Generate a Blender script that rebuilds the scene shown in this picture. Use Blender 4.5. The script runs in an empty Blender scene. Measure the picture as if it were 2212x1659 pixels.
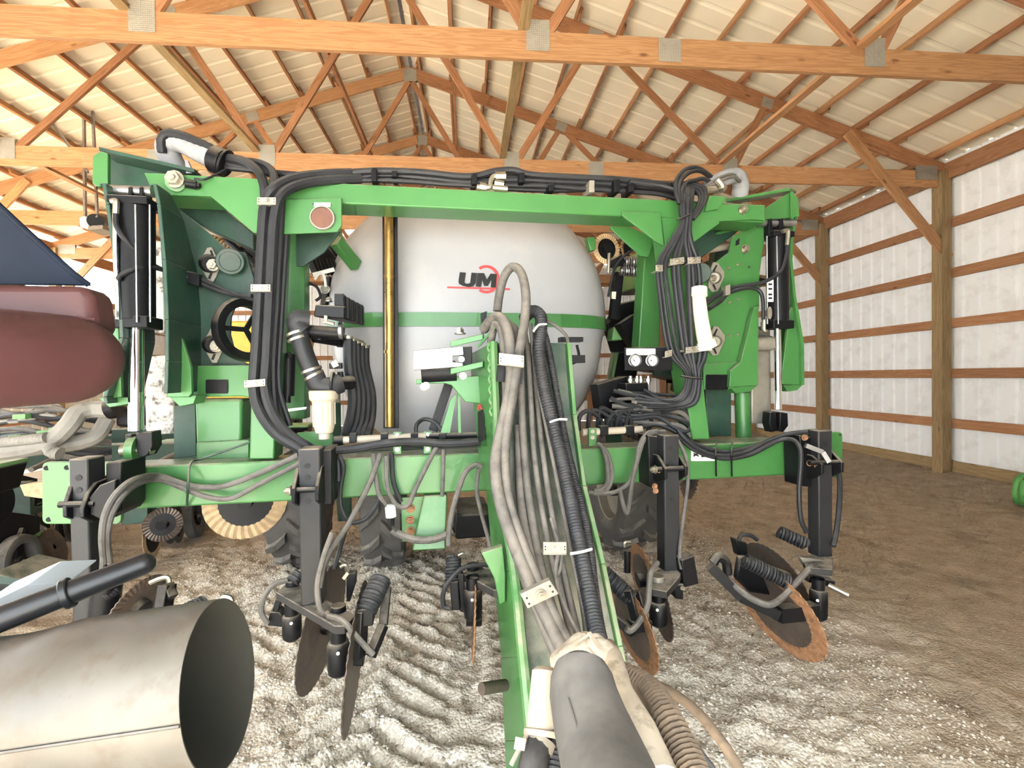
import bpy, bmesh, math, random
import numpy as np
from mathutils import Vector, Matrix
random.seed(7); np.random.seed(7)
scene = bpy.context.scene
col = scene.collection

# ------------------------------------------------------------------ camera
FPX, YAW, PITCH, ROLL, CAMH = 1065.3, .0914, -.0138, -.0131, 1.5
_f = Vector((math.sin(YAW)*math.cos(PITCH), math.cos(YAW)*math.cos(PITCH), math.sin(PITCH)))
_r0 = Vector((math.cos(YAW), -math.sin(YAW), 0)); _u0 = _r0.cross(_f)
_r = _r0*math.cos(ROLL) + _u0*math.sin(ROLL); _u = _u0*math.cos(ROLL) - _r0*math.sin(ROLL)
cam_data = bpy.data.cameras.new('camera'); cam = bpy.data.objects.new('camera', cam_data); col.objects.link(cam)
cam_data.sensor_width = 36; cam_data.lens = FPX/2212*36; cam_data.clip_start = .02; cam_data.clip_end = 300
cam.matrix_world = Matrix(((_r.x, _u.x, -_f.x, 0), (_r.y, _u.y, -_f.y, 0), (_r.z, _u.z, -_f.z, CAMH), (0, 0, 0, 1)))
scene.camera = cam

# ------------------------------------------------------------------ daylight and exposure
scene.view_settings.view_transform = 'Standard'; scene.view_settings.look = 'None'
scene.view_settings.gamma = 1; scene.view_settings.use_curve_mapping = False
scene.view_settings.exposure = 1.85
world = bpy.data.worlds.new('overcast_sky'); scene.world = world; world.use_nodes = True
_bg = world.node_tree.nodes['Background']; _bg.inputs[0].default_value = (.86, .94, 1, 1); _bg.inputs[1].default_value = 3.0
def portal(name, loc, rot, sx, sy):
    ld = bpy.data.lights.new(name, 'AREA'); ld.shape = 'RECTANGLE'; ld.size = sx; ld.size_y = sy; ld.cycles.is_portal = True
    o = bpy.data.objects.new(name, ld); col.objects.link(o); o.location = loc; o.rotation_euler = rot
XW, XL, XR = 7.0, -8.86, -.93          # right wall, left wall, ridge
YF, YB = -.7, 16.38                    # open front end, back wall
ZC, SL = 4.18, .326                    # underside of the bottom chords, roof slope
sd = bpy.data.lights.new('sun', 'SUN'); sd.energy = 20; sd.angle = .01; sd.color = (1, .97, .91); sun = bpy.data.objects.new('sun', sd); col.objects.link(sun)
sun.rotation_euler = (math.radians(9), math.radians(-22), 0)      # added to bounce light off the aprons outside the doors, high in the left
DF0, DF1, DFH = -4.8, 1.2, 2.7   # unseen front door opening, sized and placed for the light it lets in
portal('front_opening_portal', ((DF0+DF1)/2, YF-.1, DFH/2), (math.radians(-90), 0, 0), DF1-DF0, DFH)
portal('side_door_portal', (XL-.15, 5.4, 1.75), (0, math.radians(-90), 0), 3.5, 8.0)
scene.cycles.max_bounces = 5; scene.cycles.diffuse_bounces = 4; scene.cycles.glossy_bounces = 2; scene.cycles.transmission_bounces = 1
scene.cycles.adaptive_threshold = .08; scene.cycles.adaptive_min_samples = 8
scene.cycles.transparent_max_bounces = 6; scene.cycles.caustics_reflective = False; scene.cycles.caustics_refractive = False
scene.cycles.sample_clamp_indirect = 6

# ------------------------------------------------------------------ pixel back-projection (2212 x 1659 frame)
PHI = .0791                            # the machine stands turned a little against the shed
cph, sph = math.cos(PHI), math.sin(PHI)
def ray(px, py): return _f + _r*((px-1106)/FPX) + _u*((829.5-py)/FPX)
def B(px, py, Y):                      # shed coordinates at depth Y
    d = ray(px, py); t = Y/d.y; return Vector((d.x*t, Y, CAMH+d.z*t))
def P(px, py, v):                      # machine coordinates at depth v
    d = ray(px, py); a = d.x*cph+d.y*sph; b = -d.x*sph+d.y*cph; t = v/b
    return Vector((a*t, v, CAMH+d.z*t))

# ------------------------------------------------------------------ mesh helpers
def cr(pts, res=6):                    # Catmull-Rom through the points
    pts = [Vector(p) for p in pts]
    if len(pts) < 3 or res < 2: return pts
    out = []
    for i in range(len(pts)-1):
        p0 = pts[i-1] if i else pts[0]*2-pts[1]
        p1, p2 = pts[i], pts[i+1]
        p3 = pts[i+2] if i+2 < len(pts) else p2*2-p1
        for k in range(res):
            t = k/res
            out.append(.5*((2*p1)+(p2-p0)*t+(2*p0-5*p1+4*p2-p3)*t*t+(3*p1-p0-3*p2+p3)*t**3))
    out.append(pts[-1]); return out
def frame(ax):
    ax = Vector(ax).normalized(); h = Vector((0, 0, 1)) if abs(ax.z) < .9 else Vector((1, 0, 0))
    a = ax.cross(h).normalized(); return ax, a, ax.cross(a).normalized()
class MB:
    def __init__(s): s.v = []; s.f = []
    def add(s, vs, fs):
        o = len(s.v); s.v += [tuple(p) for p in vs]; s.f += [tuple(i+o for i in f) for f in fs]; return s
    def box(s, a, b):
        x0, y0, z0 = a; x1, y1, z1 = b
        return s.hexa([(x0,y0,z0),(x1,y0,z0),(x1,y1,z0),(x0,y1,z0),(x0,y0,z1),(x1,y0,z1),(x1,y1,z1),(x0,y1,z1)])
    def cbox(s, c, d): return s.box([c[i]-d[i]/2 for i in range(3)], [c[i]+d[i]/2 for i in range(3)])
    def hexa(s, p): return s.add(p, [(0,3,2,1),(4,5,6,7),(0,1,5,4),(1,2,6,5),(2,3,7,6),(3,0,4,7)])
    def prism(s, poly, off):
        n = len(poly); off = Vector(off); a = [Vector(p) for p in poly]
        return s.add(a+[p+off for p in a], [tuple(range(n)), tuple(range(2*n-1, n-1, -1))]+[(i, i+n, (i+1) % n+n, (i+1) % n) for i in range(n)])
    def plate(s, pix, v, t):           # outline in photo pixels at machine depth v, thickness t away from the camera
        return s.prism([P(x, y, v) for x, y in pix], (0, t, 0))
    def cyl(s, p1, p2, r, r2=None, n=12):
        p1, p2 = Vector(p1), Vector(p2); r2 = r if r2 is None else r2; ax, a, b = frame(p2-p1); vs = []
        for p, q in ((p1, r), (p2, r2)):
            vs += [p+(a*math.cos(2*math.pi*k/n)+b*math.sin(2*math.pi*k/n))*q for k in range(n)]
        return s.add(vs, [tuple(range(n-1, -1, -1)), tuple(range(n, 2*n))]+[(k, (k+1) % n, (k+1) % n+n, k+n) for k in range(n)])
    def bar(s, p1, p2, w, h, up=(0, 0, 1)):
        p1, p2 = Vector(p1), Vector(p2); ax = (p2-p1).normalized(); sd = ax.cross(Vector(up)).normalized(); un = sd.cross(ax)
        q = [sd*(-w/2)+un*(-h/2), sd*(w/2)+un*(-h/2), sd*(w/2)+un*(h/2), sd*(-w/2)+un*(h/2)]
        return s.hexa([p1+x for x in q]+[p2+x for x in q])
    def rings(s, cs, rs, n=8, cap=True):
        cs = [Vector(c) for c in cs]; m = len(cs); tang = []
        for i in range(m):
            t = cs[min(i+1, m-1)]-cs[max(i-1, 0)]; tang.append(t.normalized() if t.length > 1e-9 else Vector((0, 0, 1)))
        _, a, b = frame(tang[0]); vs = []; prev = tang[0]
        for i in range(m):
            q = prev.rotation_difference(tang[i]); a = (q @ a); a = (a-tang[i]*a.dot(tang[i])).normalized(); b = tang[i].cross(a); prev = tang[i]
            vs += [cs[i]+(a*math.cos(2*math.pi*k/n)+b*math.sin(2*math.pi*k/n))*rs[i] for k in range(n)]
        fs = [(i*n+k, i*n+(k+1) % n, (i+1)*n+(k+1) % n, (i+1)*n+k) for i in range(m-1) for k in range(n)]
        if cap: fs += [tuple(range(n-1, -1, -1)), tuple(range((m-1)*n, m*n))]
        return s.add(vs, fs)
    def tube(s, pts, r, n=8, res=6, r2=None):
        c = cr(pts, res); m = len(c); r2 = r if r2 is None else r2
        return s.rings(c, [r+(r2-r)*i/max(m-1, 1) for i in range(m)], n)
    def corr(s, pts, r, pitch=.012, amp=.12, n=10):     # corrugated hose
        c = cr(pts, 8); L = [0]
        for i in range(1, len(c)): L.append(L[-1]+(c[i]-c[i-1]).length)
        m = int(L[-1]/pitch*2); cs = []; rs = []; j = 0
        for k in range(m+1):
            d = L[-1]*k/m
            while j < len(L)-2 and L[j+1] < d: j += 1
            t = (d-L[j])/max(L[j+1]-L[j], 1e-9); cs.append(c[j].lerp(c[j+1], t)); rs.append(r*(1+amp*(.5 if k % 2 else -.5)))
        return s.rings(cs, rs, n)
    def coil(s, p1, p2, R, wire, turns, n=6):
        p1, p2 = Vector(p1), Vector(p2); ax, a, b = frame(p2-p1); m = int(turns*12)
        cs = [p1.lerp(p2, k/m)+(a*math.cos(k*math.pi/6)+b*math.sin(k*math.pi/6))*R for k in range(m+1)]
        return s.rings(cs, [wire]*(m+1), n)
    def lathe(s, prof, o, ax, n=20):
        o = Vector(o); ax, a, b = frame(ax); m = len(prof); vs = []
        for r, h in prof: vs += [o+ax*h+(a*math.cos(2*math.pi*k/n)+b*math.sin(2*math.pi*k/n))*r for k in range(n)]
        return s.add(vs, [(i*n+k, i*n+(k+1) % n, (i+1)*n+(k+1) % n, (i+1)*n+k) for i in range(m-1) for k in range(n)])
    def bolt(s, p, ax, r=.012, h=.012):
        ax = Vector(ax).normalized(); p = Vector(p); s.cyl(p, p+ax*h*.3, r*1.35, n=12); s.cyl(p+ax*h*.3, p+ax*h*1.2, r, n=6); return s.cyl(p+ax*h*1.2, p+ax*h*1.6, r*.5, n=8)
    def mesh(s, name, smooth=35):
        me = bpy.data.meshes.new(name); me.from_pydata(s.v, [], s.f)
        bm = bmesh.new(); bm.from_mesh(me); bmesh.ops.recalc_face_normals(bm, faces=bm.faces); bm.to_mesh(me); bm.free()
        if smooth:
            me.polygons.foreach_set('use_smooth', [True]*len(me.polygons)); me.set_sharp_from_angle(angle=math.radians(smooth))
        return me
    def build(s, name, m, parent=None, bevel=0, smooth=35, label=None):
        me = s.mesh(name, smooth); me.materials.append(m); return link(name, me, parent, bevel, label)
def link(name, me, parent=None, bevel=0, label=None):
    o = bpy.data.objects.new(name, me); col.objects.link(o); o.parent = parent
    if bevel:
        md = o.modifiers.new('bevel', 'BEVEL'); md.width = bevel; md.segments = 2; md.limit_method = 'ANGLE'; md.angle_limit = math.radians(50); md.harden_normals = False
    if label: o['label'] = label
    return o
def tag(o, label, cat, group=None):
    o['label'] = label; o['category'] = cat
    if group: o['group'] = group
    return o
def structure(o, label=None):
    o['kind'] = 'structure'
    if label: o['label'] = label
    return o
def empty(name, loc=(0, 0, 0), rz=0):
    o = bpy.data.objects.new(name, None); col.objects.link(o); o.location = loc; o.rotation_euler.z = rz; o.empty_display_size = .2; return o

# ------------------------------------------------------------------ materials
def pmat(name, base, rough=.5, metal=0, var=.12, scale=6, bump=0, bscale=60, dust=None, dustamt=.5, rust=None, rustamt=.5, rvar=.1, spec=.5, coat=0):
    m = bpy.data.materials.new(name); m.use_nodes = True; nt = m.node_tree; N = nt.nodes; Lk = nt.links
    bs = N['Principled BSDF']; bs.inputs['Metallic'].default_value = metal; bs.inputs['Specular IOR Level'].default_value = spec; bs.inputs['Coat Weight'].default_value = coat
    tc = N.new('ShaderNodeTexCoord'); no = N.new('ShaderNodeTexNoise'); no.inputs['Scale'].default_value = scale; no.inputs['Detail'].default_value = 3; no.inputs['Roughness'].default_value = .6
    Lk.new(tc.outputs['Object'], no.inputs['Vector'])
    mx = N.new('ShaderNodeMix'); mx.data_type = 'RGBA'
    mx.inputs[6].default_value = [max(c*(1-var), 0) for c in base]+[1]; mx.inputs[7].default_value = [min(c*(1+var), 1) for c in base]+[1]
    rp = N.new('ShaderNodeMapRange'); rp.inputs[1].default_value = .3; rp.inputs[2].default_value = .7; Lk.new(no.outputs[0], rp.inputs[0]); Lk.new(rp.outputs[0], mx.inputs[0])
    out = mx.outputs[2]
    def layer(colr, fac, out):
        k = N.new('ShaderNodeMix'); k.data_type = 'RGBA'; k.inputs[7].default_value = list(colr)+[1]; Lk.new(fac, k.inputs[0]); Lk.new(out, k.inputs[6]); return k.outputs[2]
    def patch(sc, lo, hi, amt):
        n2 = N.new('ShaderNodeTexNoise'); n2.inputs['Scale'].default_value = sc; n2.inputs['Detail'].default_value = 4; n2.inputs['Roughness'].default_value = .65; Lk.new(tc.outputs['Object'], n2.inputs['Vector'])
        r = N.new('ShaderNodeMapRange'); r.inputs[1].default_value = lo; r.inputs[2].default_value = hi; r.inputs[4].default_value = amt; Lk.new(n2.outputs[0], r.inputs[0]); return r.outputs[0]
    if rust: out = layer(rust, patch(scale*2.2, .5, .62, rustamt), out)
    if dust:                            # dust that has settled on faces that look up
        ge = N.new('ShaderNodeNewGeometry'); sx = N.new('ShaderNodeSeparateXYZ'); Lk.new(ge.outputs['Normal'], sx.inputs[0])
        r = N.new('ShaderNodeMapRange'); r.inputs[1].default_value = .1; r.inputs[2].default_value = .85; r.inputs[4].default_value = dustamt; Lk.new(sx.outputs[2], r.inputs[0])
        mu = N.new('ShaderNodeMath'); mu.operation = 'MULTIPLY'; Lk.new(r.outputs[0], mu.inputs[0]); Lk.new(patch(9, .3, .6, 1), mu.inputs[1])
        out = layer(dust, mu.outputs[0], out)
    Lk.new(out, bs.inputs['Base Color'])
    rr = N.new('ShaderNodeMapRange'); rr.inputs[3].default_value = max(rough-rvar, .02); rr.inputs[4].default_value = min(rough+rvar, 1); Lk.new(no.outputs[0], rr.inputs[0]); Lk.new(rr.outputs[0], bs.inputs['Roughness'])
    if bump:
        n3 = N.new('ShaderNodeTexNoise'); n3.inputs['Scale'].default_value = bscale; n3.inputs['Detail'].default_value = 2; Lk.new(tc.outputs['Object'], n3.inputs['Vector'])
        bp = N.new('ShaderNodeBump'); bp.inputs['Strength'].default_value = bump; bp.inputs['Distance'].default_value = .004; Lk.new(n3.outputs[0], bp.inputs['Height']); Lk.new(bp.outputs[0], bs.inputs['Normal'])
    return m
def woodmat(name, light, dark):
    m = bpy.data.materials.new(name); m.use_nodes = True; nt = m.node_tree; N = nt.nodes; Lk = nt.links; bs = N['Principled BSDF']; bs.inputs['Roughness'].default_value = .72; bs.inputs['Specular IOR Level'].default_value = .25
    tc = N.new('ShaderNodeTexCoord'); oi = N.new('ShaderNodeObjectInfo')
    va = N.new('ShaderNodeVectorMath'); va.operation = 'ADD'; mm = N.new('ShaderNodeVectorMath'); mm.operation = 'SCALE'; mm.inputs['Scale'].default_value = 40
    cb = N.new('ShaderNodeCombineXYZ'); Lk.new(oi.outputs['Random'], cb.inputs[0]); Lk.new(oi.outputs['Random'], cb.inputs[1]); Lk.new(cb.outputs[0], mm.inputs[0]); Lk.new(tc.outputs['Object'], va.inputs[0]); Lk.new(mm.outputs[0], va.inputs[1])
    mp = N.new('ShaderNodeMapping'); mp.inputs['Scale'].default_value = (.9, 14, 14); Lk.new(va.outputs[0], mp.inputs[0])
    no = N.new('ShaderNodeTexNoise'); no.inputs['Scale'].default_value = 1.6; no.inputs['Detail'].default_value = 3; no.inputs['Distortion'].default_value = .6; Lk.new(mp.outputs[0], no.inputs['Vector'])
    wv = N.new('ShaderNodeMath'); wv.operation = 'SINE'; ml = N.new('ShaderNodeMath'); ml.operation = 'MULTIPLY'; ml.inputs[1].default_value = 34; Lk.new(no.outputs[0], ml.inputs[0]); Lk.new(ml.outputs[0], wv.inputs[0])
    mr = N.new('ShaderNodeMapRange'); mr.inputs[1].default_value = -1.4; mr.inputs[2].default_value = 1; Lk.new(wv.outputs[0], mr.inputs[0])
    rp = N.new('ShaderNodeMix'); rp.data_type = 'RGBA'; rp.inputs[6].default_value = list(dark)+[1]; rp.inputs[7].default_value = list(light)+[1]; Lk.new(mr.outputs[0], rp.inputs[0])
    kn = N.new('ShaderNodeTexVoronoi'); kn.inputs['Scale'].default_value = 1; m2 = N.new('ShaderNodeMapping'); m2.inputs['Scale'].default_value = (2.2, 6, 6); Lk.new(va.outputs[0], m2.inputs[0]); Lk.new(m2.outputs[0], kn.inputs['Vector'])
    kr = N.new('ShaderNodeMapRange'); kr.inputs[1].default_value = .05; kr.inputs[2].default_value = .13; kr.inputs[3].default_value = .8; kr.inputs[4].default_value = 0; Lk.new(kn.outputs['Distance'], kr.inputs[0])
    k2 = N.new('ShaderNodeMix'); k2.data_type = 'RGBA'; k2.inputs[7].default_value = (dark[0]*.45, dark[1]*.4, dark[2]*.35, 1); Lk.new(kr.outputs[0], k2.inputs[0]); Lk.new(rp.outputs[2], k2.inputs[6])
    hv = N.new('ShaderNodeHueSaturation'); v1 = N.new('ShaderNodeMapRange'); v1.inputs[3].default_value = .85; v1.inputs[4].default_value = 1.12; Lk.new(oi.outputs['Random'], v1.inputs[0]); Lk.new(v1.outputs[0], hv.inputs['Value']); Lk.new(k2.outputs[2], hv.inputs['Color'])
    Lk.new(hv.outputs[0], bs.inputs['Base Color'])
    bp = N.new('ShaderNodeBump'); bp.inputs['Strength'].default_value = .15; bp.inputs['Distance'].default_value = .003; Lk.new(no.outputs[0], bp.inputs['Height']); Lk.new(bp.outputs[0], bs.inputs['Normal'])
    return m
M = {}
M['pine'] = woodmat('pine_lumber', (.53, .30, .15), (.41, .205, .095))
M['pine_dark'] = woodmat('web_lumber', (.44, .22, .11), (.32, .145, .07))
M['post'] = woodmat('treated_post', (.44, .31, .16), (.31, .21, .10))
M['girt'] = woodmat('girt_lumber', (.46, .24, .12), (.35, .16, .075))
def gussetmat():
    m = pmat('galvanised_plate', (.42, .41, .36), .5, .55, .1, 5); nt = m.node_tree; N = nt.nodes; bs = N['Principled BSDF']
    tc = N.new('ShaderNodeTexCoord'); vo = N.new('ShaderNodeTexVoronoi'); vo.inputs['Scale'].default_value = 62; vo.inputs['Randomness'].default_value = 0; nt.links.new(tc.outputs['Object'], vo.inputs['Vector'])
    bp = N.new('ShaderNodeBump'); bp.inputs['Strength'].default_value = .9; bp.inputs['Distance'].default_value = .006; nt.links.new(vo.outputs['Distance'], bp.inputs['Height']); nt.links.new(bp.outputs[0], bs.inputs['Normal'])
    return m
M['gusset'] = gussetmat()
M['roof'] = pmat('roof_sheet_underside', (.88, .82, .66), .42, 0, .05, 1.2, spec=.5)
M['wallsheet'] = pmat('white_wall_sheet', (.93, .95, .95), .35, 0, .03, 1.5, rust=(.5, .48, .42), rustamt=.18)
M['steel'] = pmat('bare_steel', (.36, .36, .365), .35, .9, .15, 20)

# ------------------------------------------------------------------ the shed
def member(name, p1, p2, w, h, m, parent, up=(0, 0, 1)):   # a plank with its own long axis, w across, h along up
    p1, p2 = Vector(p1), Vector(p2); L = (p2-p1).length; ax = (p2-p1).normalized(); sd = Vector(up).cross(ax).normalized(); un = ax.cross(sd)
    me = MB().box((-L/2, -w/2, -h/2), (L/2, w/2, h/2)).mesh(name, 0); me.materials.append(m)
    o = link(name, me, parent); c = (p1+p2)/2
    o.matrix_local = Matrix(((ax.x, sd.x, un.x, c.x), (ax.y, sd.y, un.y, c.y), (ax.z, sd.z, un.z, c.z), (0, 0, 0, 1))); return o
def topz(x, off=0): return 7.10-SL*abs(x-XR)+off           # upper edge of the top chords
TY = [YF+2.44*k for k in range(0, 7)]
TW = ('nearest to the open front, above the camera', 'nearest across the view', 'second across the view, above the machine', 'third across the view, with its peak in sight', 'fourth across the view, small behind the third', 'fifth across the view, far behind the machine', 'against the back wall')
for i, Y in enumerate(TY):
    if i == 0: continue
    t = empty('roof_truss', (XR, Y, ZC)); structure(t, 'orange pine roof truss '+TW[i])
    L = lambda x, z: Vector((x-XR, 0, z-ZC))
    h = .235; E = .22
    member('bottom_chord', L(XL+.02, ZC+h/2), L(XW-.02, ZC+h/2), .04, h, M['pine'], t)
    for s in (-1, 1):
        e = XR+s*7.9
        member('top_chord', L(XR, topz(XR)-.105), L(e, topz(e)-.105), .04, .2, M['pine_dark'] if s > 0 else M['pine'], t)
        for a, b in (((0, 6.88), (1.57, ZC+.1)), ((2.73, topz(XR+2.73)-.1), (1.57, ZC+.1)), ((2.73, topz(XR+2.73)-.1), (4.63, ZC+.1)), ((5.18, topz(XR+5.18)-.1), (4.63, ZC+.1))):
            member('web', L(XR+s*a[0], a[1]), L(XR+s*b[0], b[1]), .089, .038, M['pine_dark'], t, up=(0, 1, 0))
        for gx, gz, w, hh in ((1.57, ZC+.2, .2, .26), (4.63, ZC+.2, .2, .26), (2.73, topz(XR+2.73)-.1, .2, .16), (5.18, topz(XR+5.18)-.12, .16, .14), (7.6, ZC+.2, .34, .2)):
            for f in (-1, 1):
                g = MB().cbox((0, 0, 0), (w, .003, hh)).build('gusset_plate', M['gusset'], t, smooth=0); g.location = L(XR+s*gx, gz)+Vector((0, f*.0245, 0))
                if abs(gx-2.73) < .01 or abs(gx-5.18) < .1: g.rotation_euler.y = s*math.atan(SL)
        # knee brace from the top chord to the post
        if i < 6: member('knee_brace', (s*6.35, -.045, topz(XR+6.35)-ZC-.12), (s*7.93, -.045, -1.03), .14, .038, M['pine'], t, up=(0, 1, 0))
    for gx, gz in ((2.72, ZC+.13), (-2.9, ZC+.13)):
        for f in (-1, 1):
            g = MB().cbox((0, 0, 0), (.2, .003, .2)).build('gusset_plate', M['gusset'], t, smooth=0); g.location = (gx, f*.0245, gz-ZC)
    for f in (-1, 1):
        g = MB().prism([(-.11, f*.0245-.0015, -.1), (.11, f*.0245-.0015, -.1), (.11, f*.0245-.0015, .1), (0, f*.0245-.0015, .135), (-.11, f*.0245-.0015, .1)], (0, .003, 0)).build('gusset_plate', M['gusset'], t, smooth=0); g.location = (0, 0, 6.93-ZC)
# ceiling: ribbed sheets, purlins, braces
ceil = empty('ceiling', (XR, YF, 4.5)); structure(ceil, 'cream metal roof sheets on orange pine purlins')
def ribsheet(width, length, pitch, ribh, name, m, minor=0):
    pr = []; n = round(width/pitch)
    for k in range(n):
        x = k*pitch; pr += [(x, 0), (x+pitch*.08, ribh), (x+pitch*.18, ribh), (x+pitch*.26, 0)]
        if minor: pr += [(x+pitch*.5, 0), (x+pitch*.53, minor), (x+pitch*.57, minor), (x+pitch*.6, 0), (x+pitch*.76, 0), (x+pitch*.79, minor), (x+pitch*.83, minor), (x+pitch*.86, 0)]
    pr.append((width, 0)); b = MB()
    vs = [(x, 0, z) for x, z in pr]+[(x, length, z) for x, z in pr]+[(x, 0, z+.004) for x, z in pr]+[(x, length, z+.004) for x, z in pr]; q = len(pr)
    b.add(vs, [(k, k+1, q+k+1, q+k) for k in range(q-1)]+[(2*q+k, 3*q+k, 3*q+k+1, 2*q+k+1) for k in range(q-1)]+[(0, q, 3*q, 2*q), (q-1, 3*q-1, 4*q-1, 2*q-1)])
    me = b.mesh(name, 0); me.materials.append(m); return me
SLEN = 8.35*math.hypot(1, SL)
roofme = ribsheet(.914, SLEN, .3047, .014, 'roof_sheet', M['roof'])
ang = math.atan(SL)
for s in (-1, 1):
    k = 0; y = YF
    while y < YB-.01:
        o = link('roof_sheet', roofme, ceil); dz = topz(XR)+.096-4.5
        # local x -> shed y, local y -> down the slope
        c, sn = math.cos(ang), math.sin(ang)
        o.matrix_local = Matrix(((0, s*c, s*sn, s*.03), (1, 0, 0, y-YF), (0, -sn, c, dz), (0, 0, 0, 1)))
        y += .914
NP = 13
for s in (-1, 1):
    for k in range(NP+1):
        d = .16+k*(7.72-.16)/NP
        for i in range(7):
            y0, y1 = YF+2.44*i-(.16 if i else 0), YF+2.44*(i+1)+(.16 if i < 6 else 0)
            off = (.021 if i % 2 else -.021)
            x = s*(d+off*1.0); z = topz(XR+x)+.047-4.5
            member('purlin', (x, y0-YF, z), (x, y1-YF, z), .038, .089, M['pine_dark'] if (k+i) % 3 else M['pine'], ceil, up=(s*SL, 0, 1))
for x, z in ((1.45, ZC+.235+.022), (4.5, ZC+.235+.022), (-1.7, ZC+.235+.022), (-4.75, ZC+.235+.022)):
    member('lateral_brace', (x, 2.2, z-4.5), (x, 16.9, z-4.5), .089, .038, M['post'] if x > 1 and x < 2 or x == -1.7 else M['pine'], ceil)
for x in (.80, -.80):
    member('lateral_brace', (x, 2.2, 5.72-4.5), (x, 16.9, 5.72-4.5), .038, .089, M['pine_dark'], ceil)
member('ridge_cap', (0, 0, topz(XR)+.12-4.5), (0, YB-YF, topz(XR)+.12-4.5), .3, .012, M['steel'], ceil)
# front wall around the open door, behind the camera
wf = empty('wall_front', (XR, YF, 0)); structure(wf, 'front gable wall around the open doorway')
g = MB().prism([(XL-XR, 0, 0), (DF0-XR, 0, 0), (DF0-XR, 0, DFH), (DF1-XR, 0, DFH), (DF1-XR, 0, 0), (XW-XR, 0, 0), (XW-XR, 0, 4.5), (0, 0, 7.15), (XL-XR, 0, 4.5)], (0, -.05, 0)).build('gable_sheet', M['wallsheet'], wf, smooth=0)
# right wall
def sidewall(name, X, s, label, y0, y1):
    w = empty(name, (X, y0, 0)); structure(w, label); return w
wr = empty('wall_right', (XW, YF, 0)); structure(wr, 'white ribbed metal wall with orange girts and posts')
me = ribsheet(.914, 4.61, .2285, .026, 'wall_sheet', M['wallsheet'])
y = YF
while y < YB-.01:
    o = link('wall_sheet', me, wr); o.matrix_local = Matrix(((0, 0, 1, .052), (1, 0, 0, y-YF), (0, 1, 0, 0), (0, 0, 0, 1))); y += .914
GZ = [.745, 1.472, 2.20, 2.927, 3.654]
for i in range(7):
    for gz in GZ: member('girt', (.02, 2.44*i+.07, gz), (.02, 2.44*(i+1)-.07, gz), .038, .135, M['girt'], wr)
for i in range(8): member('post', (-.07, 2.44*i, 0), (-.07, 2.44*i, 4.4), .15, .16, M['post'], wr, up=(0, 1, 0))
member('eave_beam', (-.02, 0, 4.40), (-.02, YB-YF, 4.40), .05, .24, M['girt'], wr)
member('skirt_board', (.03, 0, .1), (.03, YB-YF, .1), .04, .2, M['post'], wr)
# left wall: open sliding door towards the front, a daylight strip under the eave further back
wl = empty('wall_left', (XL, YF, 0)); structure(wl, 'far left metal wall with a bright daylight strip under the eave')
DO0, DO1 = 1.4, 9.4
def lsheet(y, z0, z1, w=.914):
    mm = ribsheet(w, z1-z0, w/4, .019, 'wall_sheet', M['wallsheet']); o = link('wall_sheet', mm, wl)
    o.matrix_local = Matrix(((0, 0, -1, -.052), (1, 0, 0, y-YF), (0, 1, 0, z0), (0, 0, 0, 1)))
y = YF
while y < YB-.01:
    if DO0 <= y+.4 < DO1: lsheet(y, 3.5, 4.5)
    elif y > 8.8: lsheet(y, 0, 3.42)
    else: lsheet(y, 0, 4.5)
    y += .914
for i in range(7):
    ya, yb = YF+2.44*i, YF+2.44*(i+1)
    for gz in GZ:
        if ya < DO1-.5 and yb > DO0+.5 and gz < 3.4: continue
        if gz > 3.6 and ya > 8: gz = 3.42
        member('girt', (-.02, ya+.07-YF, gz), (-.02, yb-.07-YF, gz), .038, .135, M['girt'], wl)
for i in range(8):
    if DO0 < YF+2.44*i < DO1-.6: continue
    member('post', (.07, 2.44*i, 0), (.07, 2.44*i, 4.4), .15, .16, M['post'], wl, up=(0, 1, 0))
member('eave_beam', (.02, 0, 4.40), (.02, YB-YF, 4.40), .05, .24, M['girt'], wl)
# back wall
wb = empty('wall_back', (XR, YB, 0)); structure(wb, 'white metal gable wall at the far end')
bx = XL-XR
mm = ribsheet(.914, 4.5, .2285, .019, 'wall_sheet', M['wallsheet'])
x = bx
while x < XW-XR:
    o = link('wall_sheet', mm, wb); o.matrix_local = Matrix(((1, 0, 0, x), (0, 0, -1, .08), (0, 1, 0, 0), (0, 0, 0, 1))); x += .914
g = MB().prism([(bx, .08, 4.5), (-bx+.1, .08, 4.5), (0, .08, 7.15)], (0, .004, 0)).build('gable_sheet', M['wallsheet'], wb, smooth=0)
for gz in GZ+[4.6, 5.4]:
    hw = 7.9 if gz < 4.5 else max((7.1-gz)/SL-.3, .5)
    member('girt', (-hw, .05, gz), (hw, .05, gz), .038, .135, M['girt'], wb)
for k in range(7): member('post', (-7.6+k*2.53, -.1, 0), (-7.6+k*2.53, -.1, 4.3), .15, .15, M['girt'], wb, up=(0, 1, 0))
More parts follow.
